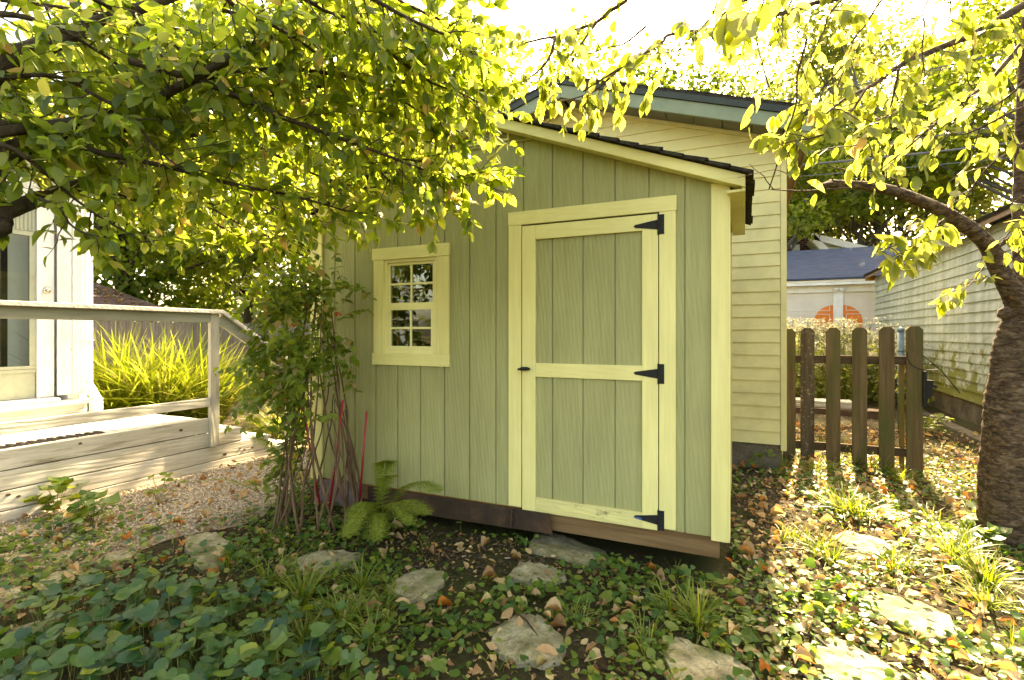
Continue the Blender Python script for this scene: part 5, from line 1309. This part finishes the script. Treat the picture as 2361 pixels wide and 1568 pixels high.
# ---------------- ferns
def frond(fb, st, base, tip, lift, wmax, seed):
    rgf = random.Random(seed); mid = base.lerp(tip, .55) + Vector((0, 0, lift)); p = catmull([base, mid, tip], 14); m = len(p); L = sum((p[i + 1] - p[i]).length for i in range(m - 1))
    st.tube(p, [.003 * (1 - .75 * i / m) for i in range(m)], 5)
    hd = (tip - base); sd_ = Vector((hd.y, -hd.x, 0)); sd_ = sd_.normalized() if sd_.length > .01 else Vector((1, 0, 0))
    P = []; X = []; N = []; S = []
    for i in range(m):
        t = i / (m - 1)
        if t < .2: continue
        tg = (p[min(i + 1, m - 1)] - p[max(i - 1, 0)]).normalized(); up = sd_.cross(tg).normalized()
        if up.z < 0: up = -up
        wl = wmax * math.sin(math.pi * min(1, .12 + .88 * (1 - t)) ** .9) * (.9 if t < .9 else .6)
        for sg in (-1, 1):
            d_ = (sd_ * sg + tg * .45 + Vector((0, 0, -.12))).normalized()
            # pinna with lobes
            k_ = 8
            for j in range(k_):
                f = (j + .5) / k_; q_ = p[i] + d_ * (wl * f)
                for s2 in (-1, 1):
                    P.append(tuple(q_)); X.append(tuple(tg * s2 + d_ * .55)); N.append(tuple(up + Vector((rgf.gauss(0, .12),) * 3))); S.append(max(.006, wl * .27 * (1 - f * .72)))
    fb.add(T_RHOMB, P, X, N, S, np.clip(NP.normal(.5, .18, len(P)), 0, 1), 0)
def fern(label, base, tips, wmax, seed):
    wmax *= 1.25; fb = FB(); st = MB()
    for i, (u, v, d, lift) in enumerate(tips): frond(fb, st, base + Vector((RV.gauss(0, .02), RV.gauss(0, .02), 0)), W(u, v, d), lift, wmax * RV.uniform(.85, 1.15), seed + i)
    fb.mesh(st, 1); tag(fb.build('fern', [M['fern'], M['stem']]), label, 'fern', 'ferns by the trellis')
fern('bright green fern spreading in front of the rusty plate', G(880, 1205), [(890, 1062, 3.5, .12), (905, 1098, 3.35, .12), (1014, 1132, 3.2, .15), (948, 1208, 2.95, .14), (800, 1236, 2.95, .14), (985, 1185, 3.0, .12), (815, 1190, 3.15, .12), (870, 1245, 2.9, .12)], .085, 10)
fern('pale fern frond cluster at the left foot of the vine', G(690, 1130), [(582, 1005, 3.7, .10), (596, 1062, 3.6, .1), (640, 1060, 3.8, .1), (655, 1030, 3.6, .1), (620, 1100, 3.6, .1)], .075, 40)
fern('single low fern frond reaching over the gravel path', G(610, 1140), [(452, 1108, 3.55, .06), (560, 1110, 3.7, .05)], .05, 60)

# ---------------- flagstones
stones = [
 ('D', [(1375, 530), (1480, 505), (1590, 505), (1700, 580), (1690, 640), (1560, 640), (1400, 660), (1350, 600)], 5, 'upper of the two small grey stones left of the grass tuft'),
 ('D', [(1400, 675), (1560, 640), (1665, 630), (1660, 700), (1600, 770), (1530, 800), (1450, 760)], 5, 'lower of the two small grey stones left of the grass tuft'),
 ('D', [(240, 880), (330, 840), (500, 760), (630, 720), (640, 780), (480, 870), (330, 945), (260, 930)], 5, 'long grey stone at the left, nearest the violets'),
 ('D', [(-60, 960), (60, 905), (160, 900), (185, 975), (60, 1030), (-60, 1060)], 5, 'grey stone cut by the left edge of the photo'),
 ('D', [(350, 690), (480, 650), (590, 625), (612, 680), (500, 730), (400, 755)], 5, 'narrow grey stone nearest the deck'),
 ('D', [(20, 700), (110, 660), (220, 655), (250, 700), (130, 730), (30, 740)], 5, 'small half buried stone near the deck at the left edge'),
 ('D', [(700, 720), (780, 670), (950, 635), (1010, 650), (960, 700), (820, 760), (720, 765)], 5, 'flat purplish stone among seedlings by the gravel'),
 ('D', [(-80, 1290), (60, 1230), (270, 1170), (330, 1230), (200, 1290), (40, 1330), (-80, 1360)], 5, 'stone half under the violets at the lower left'),
 ('E', [(150, 770), (220, 700), (370, 645), (520, 635), (680, 660), (650, 735), (480, 790), (330, 828), (180, 812)], 6, 'wide oval flagstone in front of the fern'),
 ('E', [(900, 900), (1000, 820), (1150, 775), (1290, 790), (1300, 860), (1250, 960), (1130, 1030), (1040, 1012), (930, 940)], 6, 'flagstone in the middle, set between grass and mulch'),
 ('E', [(1770, 825), (1860, 725), (2010, 740), (2190, 800), (2195, 845), (2080, 900), (1900, 870)], 6, 'small flagstone just in front of the door step stone'),
 ('F', [(115, 360), (145, 292), (230, 294), (300, 312), (450, 372), (440, 440), (370, 428), (260, 392)], 7, 'thick step stone directly below the shed door'),
 ('E', [(1630, 1245), (1740, 1170), (1870, 1110), (2000, 1130), (2100, 1200), (2190, 1330), (2180, 1460), (2040, 1500), (1830, 1470), (1700, 1390)], 6, 'large mottled flagstone at the bottom middle under dry leaves'),
 ('F', [(690, 800), (730, 732), (850, 772), (1000, 832), (1075, 900), (1000, 960), (730, 950)], 7, 'flagstone cut by the bottom edge, right of the middle'),
 ('H', [(520, 570), (660, 547), (800, 590), (900, 640), (975, 720), (860, 742), (700, 690), (600, 630)], 7, 'big sunlit flagstone on the lower right'),
 ('H', [(410, 312), (470, 280), (600, 310), (710, 360), (690, 395), (540, 372)], 7, 'sunlit stone halfway between gate and lower right corner'),
 ('H', [(290, 770), (420, 735), (560, 800), (720, 896), (640, 960), (430, 940)], 7, 'flagstone in broken shade at the bottom right'),
 ('H', [(560, 190), (650, 165), (700, 195), (690, 222), (590, 222)], 7, 'small stone in the gate shadow'),
]
CONV = {'D': (0, 1400, 2.45), 'E': (800, 1400, 2.45), 'F': (1500, 1400, 1.4), 'H': (2200, 1400, 1.4)}
stone_poly = []
for key, poly, th, lab in stones:
    ox, oy, s_ = CONV[key]; pts = [G((ox + x / s_) * .76855, (oy + y / s_) * .76855) for x, y in poly]
    ctr = sum(pts, Vector()) / len(pts); pp = [q1.lerp(q2, k_ / 4) + Vector((RV.gauss(0, .007), RV.gauss(0, .007), 0)) for q1, q2 in zip(pts, pts[1:] + pts[:1]) for k_ in range(4)]
    stone_poly.append([(p.x, p.y) for p in pp])
    mb = MB(); m = len(pp); rings = [(1.02, -.06), (1.0, .016), (.985, .023), (.80, .026), (.55, .027), (.3, .026)]
    zb = ctr.z
    for sc_, z in rings:
        for p in pp:
            q_ = ctr + (p - ctr) * (sc_ + RV.gauss(0, .006)); mb.v.append((q_.x, q_.y, gz(q_.x, q_.y) + z + (RV.gauss(0, .0025) if z > 0 else 0)))
    for r_i in range(len(rings) - 1):
        for j in range(m): mb.f.append((r_i * m + j, r_i * m + (j + 1) % m, (r_i + 1) * m + (j + 1) % m, (r_i + 1) * m + j))
    mb.f.append(tuple((len(rings) - 1) * m + j for j in range(m)))
    tag(mb.build('flagstone', M['stone'], smooth=False), lab, 'flagstone', 'flagstones in the ground cover')

def inpoly(P, poly):
    poly = np.array(poly); x, y = P[:, 0], P[:, 1]; c = np.zeros(len(P), bool); j = len(poly) - 1
    for i in range(len(poly)):
        xi, yi, xj, yj = *poly[i], *poly[j]
        c ^= ((yi > y) != (yj > y)) & (x < (xj - xi) * (y - yi) / (yj - yi + 1e-12) + xi); j = i
    return c
def onstone(P, shrink=.86):
    k = np.zeros(len(P), bool)
    for q_ in stone_poly:
        q_ = np.array(q_); c = q_.mean(0); k |= inpoly(P, c + (q_ - c) * shrink)
    return k
GZ = np.vectorize(gz)
def field(x, y, f, s): return .5 + .25 * (np.sin(x * f + s) * np.cos(y * f * 1.13 + 2 * s) + np.sin((x + y) * f * .71 + 3.1 * s)) + .25 * np.sin(x * f * 2.3 - y * f * 1.7 + s * 5)
def smooth(a, b, x): t = np.clip((x - a) / (b - a), 0, 1); return t * t * (3 - 2 * t)

def clip_site(P):
    """keep plants out of the buildings and the deck"""
    x, y = P[:, 0], P[:, 1]
    k = ~((x > -3.2) & (x < -.07) & (y > 3.03) & (y < 4.5)); k &= ~((x > -4.1) & (x < .40) & (y > 5.66)); k &= x > DX + .06; k &= x < 3.1
    return k
def pts(n, x0, x1, y0, y1):
    P = np.stack([NP.uniform(x0, x1, n), NP.uniform(y0, y1, n), np.zeros(n)], 1)
    return P[clip_site(P)]
def mulchzone(x, y): return smooth(.62, .2, np.hypot((x + 1.55) / 1.15, (y - 2.72) / .62)) 
def vzone(x, y): return smooth(.95, .55, np.hypot((x + 2.15) / 1.25, (y - 1.30) / .62))
def gravelzone(x, y): return smooth(-3.35, -3.7, x + .15 * np.sin(y * 4)) * smooth(1.9, 2.5, y)

# violets: heart shaped leaves on stalks
P = pts(9500, -4.4, 1.2, .8, 3.3); x, y = P[:, 0], P[:, 1]
w_ = vzone(x, y) * 1.0 + .10 * field(x, y, 2.6, 1.0) * (1 - mulchzone(x, y)) * (1 - gravelzone(x, y)) + .35 * smooth(-2.9, -3.4, x) * smooth(2.6, 1.6, y) * field(x, y, 3, 2)
P = P[(NP.random(len(P)) < w_ * .62)]; P = P[~onstone(P, .8)]; n = len(P); x, y = P[:, 0], P[:, 1]; vz = vzone(x, y)
hgt = NP.uniform(.03, .09, n) + vz * NP.uniform(.03, .13, n); size = NP.uniform(.03, .05, n) + vz * NP.uniform(.008, .036, n)
gz0 = GZ(x, y); off = NP.normal(0, .03, (n, 2)); hd = NP.uniform(0, 6.283, n)
top = np.stack([x + off[:, 0], y + off[:, 1], gz0 + hgt], 1)
fb = FB(); st = MB()
for i in range(n): st.tube([(x[i], y[i], gz0[i] - .01), tuple(top[i])], [.0016, .0013], 3)
fb.mesh(st, 1)
Xd = np.stack([np.cos(hd), np.sin(hd), NP.normal(-.18, .25, n)], 1); fb.add(T_VIOLET, top - Xd * size[:, None] * .12, Xd, np.array([0, -.25, 1.]) + rvec(n, .32), size, np.clip(NP.normal(.42, .27, n) + .1 * (1 - vz), 0, 1), 0)
tag(fb.build('violet_patch', [M['violet'], M['stem']]), 'dense patch of dark heart shaped violet leaves at the lower left', 'ground cover', kind='stuff'); print('violet', n)

# small round ivy leaves everywhere
P = pts(80000, -4.6, 3.1, .9, 7.6); x, y = P[:, 0], P[:, 1]
w_ = np.clip(field(x, y, 3.1, .4) * 1.35 - .05, 0, 1) * (1 - .97 * mulchzone(x, y)) * (1 - .93 * gravelzone(x, y)) * (1 - .35 * vzone(x, y)) * (1 - .5 * smooth(5, 7, y))
near = smooth(-.9, -.3, x) * smooth(3.3, 2.7, y) ; w_ = np.clip(w_ + .35 * near, 0, 1)
shadeR = smooth(-.12, .05, x) * smooth(.5, .3, x) * smooth(3.0, 3.4, y); w_ *= 1 - .8 * shadeR
P = P[NP.random(len(P)) < w_ * .85]; P = P[~onstone(P, .82)]; n = len(P); x, y = P[:, 0], P[:, 1]; hd = NP.uniform(0, 6.283, n)
P[:, 2] = GZ(x, y) + NP.uniform(.012, .075, n); Xd = np.stack([np.cos(hd), np.sin(hd), NP.normal(-.1, .25, n)], 1)
fb = FB(); fb.add(T_ROUND + T_VIOLET[:2] + T_VINE, P, Xd, np.array([0, -.2, 1.]) + rvec(n, .42), np.clip(np.exp(NP.normal(np.log(.027), .36, n)), .012, .065), np.clip(NP.normal(.45, .28, n), 0, 1), 0)
tag(fb.build('ground_ivy', M['ivy']), 'low carpet of small round green leaves over the whole garden floor', 'ground cover', kind='stuff'); print('ivy', n)

# grass blades in tufts and thin lawn
fb = FB()
def tuft(x, y, n, h, spread=.7, tint=.5):
    a = NP.uniform(0, 6.283, n); q = NP.random(n); d = np.stack([np.cos(a), np.sin(a)], 1)
    Pt = np.stack([x + d[:, 0] * q * .05, y + d[:, 1] * q * .05, np.full(n, gz(x, y))], 1)
    Xt = np.stack([d[:, 0] * q * spread, d[:, 1] * q * spread, np.full(n, .7)], 1) + rvec(n, .15)
    fb.add(T_BLADE, Pt, Xt, np.stack([-d[:, 0], -d[:, 1], np.full(n, .5)], 1) + rvec(n, .2), h * NP.uniform(.5, 1.2, n), np.clip(NP.normal(tint, .22, n), 0, 1))
for u, v, k, h in ((830, 1360, 26, .16), (690, 1395, 40, .2), (640, 1350, 24, .18), (760, 1440, 30, .14), (820, 1420, 30, .14), (900, 1400, 22, .13), (700, 1480, 26, .14), (880, 1470, 24, .14), (980, 1265, 12, .1), (1330, 1440, 16, .12), (1560, 1420, 26, .18), (1610, 1450, 30, .2), (1480, 1490, 18, .14),
                   (1960, 1190, 46, .24), (1990, 1200, 30, .2), (1880, 1270, 44, .16), (1830, 1250, 26, .13), (1925, 1300, 30, .15), (2100, 1330, 26, .16), (2210, 1290, 40, .22), (2260, 1340, 36, .2), (2300, 1400, 30, .18), (2150, 1210, 22, .14), (1900, 1090, 30, .2), (1960, 1075, 34, .22), (2030, 1090, 36, .2), (2080, 1110, 34, .2), (1850, 1080, 20, .14), (1790, 1080, 20, .16), (560, 1290, 30, .13), (620, 1250, 26, .12), (1540, 1330, 10, .1), (2330, 1260, 16, .16)):
    p = G(u, v)
    for _ in range(3): tuft(p.x + RV.gauss(0, .04), p.y + RV.gauss(0, .04), k, h)
P = pts(5200, -4.2, 3.0, 1.0, 8.5); x, y = P[:, 0], P[:, 1]
w_ = .5 * field(x, y, 2.0, 2.2) ** 2 * (1 - mulchzone(x, y)) * (1 - gravelzone(x, y)) + .4 * smooth(.2, .8, x) + .5 * smooth(.7, .2, np.hypot(x + 2.3, (y - 2.1)))
P = P[NP.random(len(P)) < w_ * .5]; P = P[~onstone(P)]
for p in P: tuft(p[0], p[1], 5 if p[0] < .1 else 8, RV.uniform(.05, .13), .8, .55)
tag(fb.build('grass', M['grass']), 'thin grass and scattered tufts growing through the ground cover', 'grass', kind='stuff')

# leaf litter
P = pts(26000, -4.75, 3.0, .9, 9); x, y = P[:, 0], P[:, 1]
w_ = .3 + .5 * field(x, y, 2.7, 3.3) ** 2 + .5 * smooth(-.15, .05, x) * smooth(1.6, .5, x) + .25 * smooth(.5, 1.5, x) - .22 * vzone(x, y) - .1 * gravelzone(x, y)
P = P[NP.random(len(P)) < np.clip(w_, .03, 1) * .40]; n = len(P); x, y = P[:, 0], P[:, 1]; hd = NP.uniform(0, 6.283, n)
os_ = onstone(P, .95); P = P[~os_ | (NP.random(n) < .25)]; n = len(P); x, y = P[:, 0], P[:, 1]; hd = NP.uniform(0, 6.283, n); os_ = onstone(P, .95)
P[:, 2] = GZ(x, y) + NP.uniform(.012, .05, n) + os_ * .035
fb = FB(); fb.add(T_DRY, P, np.stack([np.cos(hd), np.sin(hd), NP.normal(0, .25, n)], 1), np.array([0, -.15, 1.]) + rvec(n, .30), np.clip(np.exp(NP.normal(np.log(.05), .38, n)), .02, .105), np.clip(NP.beta(2.0, 1.7, n), 0, 1))
k = pts(26000, -4.4, 3.0, 1.0, 8); k = k[NP.random(len(k)) < .55]; k = k[~onstone(k, 1.0)]; k[:, 2] = GZ(k[:, 0], k[:, 1]) + NP.uniform(.002, .012, len(k)); m_ = len(k)
fb.add(T_DRY[:3], k, rvec(m_) * [1, 1, .15], np.array([0, 0, 1.]) + rvec(m_, .2), NP.uniform(.012, .032, m_), np.clip(NP.beta(1.6, 2.2, m_), 0, .86))
tag(fb.build('leaf_litter', M['dry']), 'curled tan and orange fallen leaves scattered over the garden floor', 'leaf litter', kind='stuff'); print('litter', n)

# bark mulch chips
P = pts(24000, -3.3, .5, 1.9, 6); x, y = P[:, 0], P[:, 1]
w_ = np.clip(mulchzone(x, y) + .12 + .5 * smooth(.6, .3, np.hypot(x + 2.8, y - 2.8)) + .4 * smooth(-.1, .02, x) * smooth(.5, .2, x), 0, 1)
P = P[NP.random(len(P)) < w_ * .75]; P = P[~onstone(P, .97)]; n = len(P); P[:, 2] = GZ(P[:, 0], P[:, 1]) + NP.uniform(.0, .014, n); hd = NP.uniform(0, 6.283, n)
fb = FB(); fb.add(T_CHIP, P, np.stack([np.cos(hd), np.sin(hd), NP.normal(0, .25, n)], 1), np.array([0, 0, 1.]) + rvec(n, .3), NP.uniform(.015, .042, n), np.clip(NP.normal(.42, .25, n), 0, 1))
tag(fb.build('bark_mulch', M['mulchchip'], smooth=False), 'dark bark mulch chips in front of the shed', 'mulch', kind='stuff')

# gravel pebbles and straw
P = np.stack([NP.uniform(-4.80, -3.35, 24000), NP.uniform(1.5, 5.0, 24000), np.zeros(24000)], 1); x, y = P[:, 0], P[:, 1]
P = P[NP.random(len(P)) < smooth(-3.3, -3.75, x + .15 * np.sin(y * 4))]; n = len(P); P[:, 2] = GZ(P[:, 0], P[:, 1]) + .013; hd = NP.uniform(0, 6.283, n)
fb = FB(); fb.add(T_PEB, P, np.stack([np.cos(hd), np.sin(hd), NP.normal(0, .2, n)], 1), np.array([0, 0, 1.]) + rvec(n, .25), NP.uniform(.008, .02, n), np.clip(NP.normal(.45, .25, n), 0, 1))
tag(fb.build('gravel', M['pebble'], smooth=False), 'small brown gravel stones along the deck', 'gravel', kind='stuff')
n = 9000; P = np.stack([NP.uniform(-10.5, -3.9, n), NP.uniform(4.4, 8.6, n), np.zeros(n)], 1); P[:, 2] = GZ(P[:, 0], P[:, 1]) + NP.uniform(.02, .06, n); hd = NP.uniform(0, 6.283, n)
fb = FB(); fb.add([T_blade(.2)], P, np.stack([np.cos(hd), np.sin(hd), NP.normal(0, .2, n)], 1), np.array([0, 0, 1.]) + rvec(n, .3), NP.uniform(.08, .25, n), NP.random(n))
tag(fb.build('straw', M['straw']), 'loose pale straw on the bed beyond the deck steps', 'straw', kind='stuff')

# broad leaved weeds: seedlings at the garage foot, by the deck and in the sun at the right
def weed(name, u, v, h, n, size, lab, mat='ivy', temps=None, lift=0):
    b = G(u, v); st = MB(); P = []; X = []; N = []; S = []
    for i in range(n):
        t = b + Vector((RV.gauss(0, h * .3), RV.gauss(0, h * .3), h * RV.uniform(.35, 1.05))); st.tube(catmull([b, b.lerp(t, .5) + Vector((0, 0, h * .1)), t], 3), .0022, 4)
        for j in range(3): a = RV.uniform(0, 6.283); P.append(tuple(t)); X.append((math.cos(a), math.sin(a), RV.uniform(-.3, .3))); N.append((RV.gauss(0, .3), -.3 + RV.gauss(0, .3), 1)); S.append(size * RV.uniform(.7, 1.2))
    fb = FB(); fb.mesh(st, 1); fb.add(temps or T_VINE, P, X, N, S, np.clip(NP.normal(.75, .12, len(P)), 0, 1), 0); tag(fb.build(name, [M[mat], M['stem']]), lab, 'weed')
weed('seedling', 1752, 1085, .26, 6, .05, 'yellow green seedling growing against the garage foundation', temps=T_ROUND)
weed('weed', 365, 1165, .24, 7, .06, 'upright leafy weed at the foot of the deck boards', 'vine')
weed('weed', 2245, 1235, .24, 9, .085, 'large leaved weed in the sun left of the cherry trunk', 'violet', T_VIOLET)
weed('weed', 2300, 1290, .2, 8, .08, 'broad leaved weed in front of the cherry trunk', 'violet', T_VIOLET)
weed('weed', 215, 1215, .20, 9, .10, 'pale broad leaved plant by the deck at the left', 'violet', T_VIOLET)
weed('weed', 130, 1185, .22, 10, .09, 'sunlit leafy weeds against the lowest deck board', 'violet', T_VIOLET)
weed('weed', 2170, 1010, .30, 14, .08, 'narrow leaved green weeds beside the concrete curb', 'vine')
weed('weed', 2130, 1000, .26, 14, .07, 'pale weeds in the sun just right of the gate', 'vine')
# a few fallen sticks
for a, b, r, lab in (((1180, 1420), (1240, 1480), .006, 'thin brown stick lying beside the mottled flagstone'), ((2395 * .7686, 1915 * .7686), (2490 * .7686, 1965 * .7686), .009, 'thick brown stick by the flagstone at the bottom right'), ((1020, 1260), (1060, 1232), .004, 'short twig on the mulch left of the door stone')):
    p, q_ = G(*a), G(*b); tag(MB().tube([p + Vector((0, 0, .03)), p.lerp(q_, .5) + Vector((.01, 0, .04)), q_ + Vector((0, 0, .025))], [r, r * .9, r * .6], 6, .15).build('stick', M['twig']), lab, 'stick')
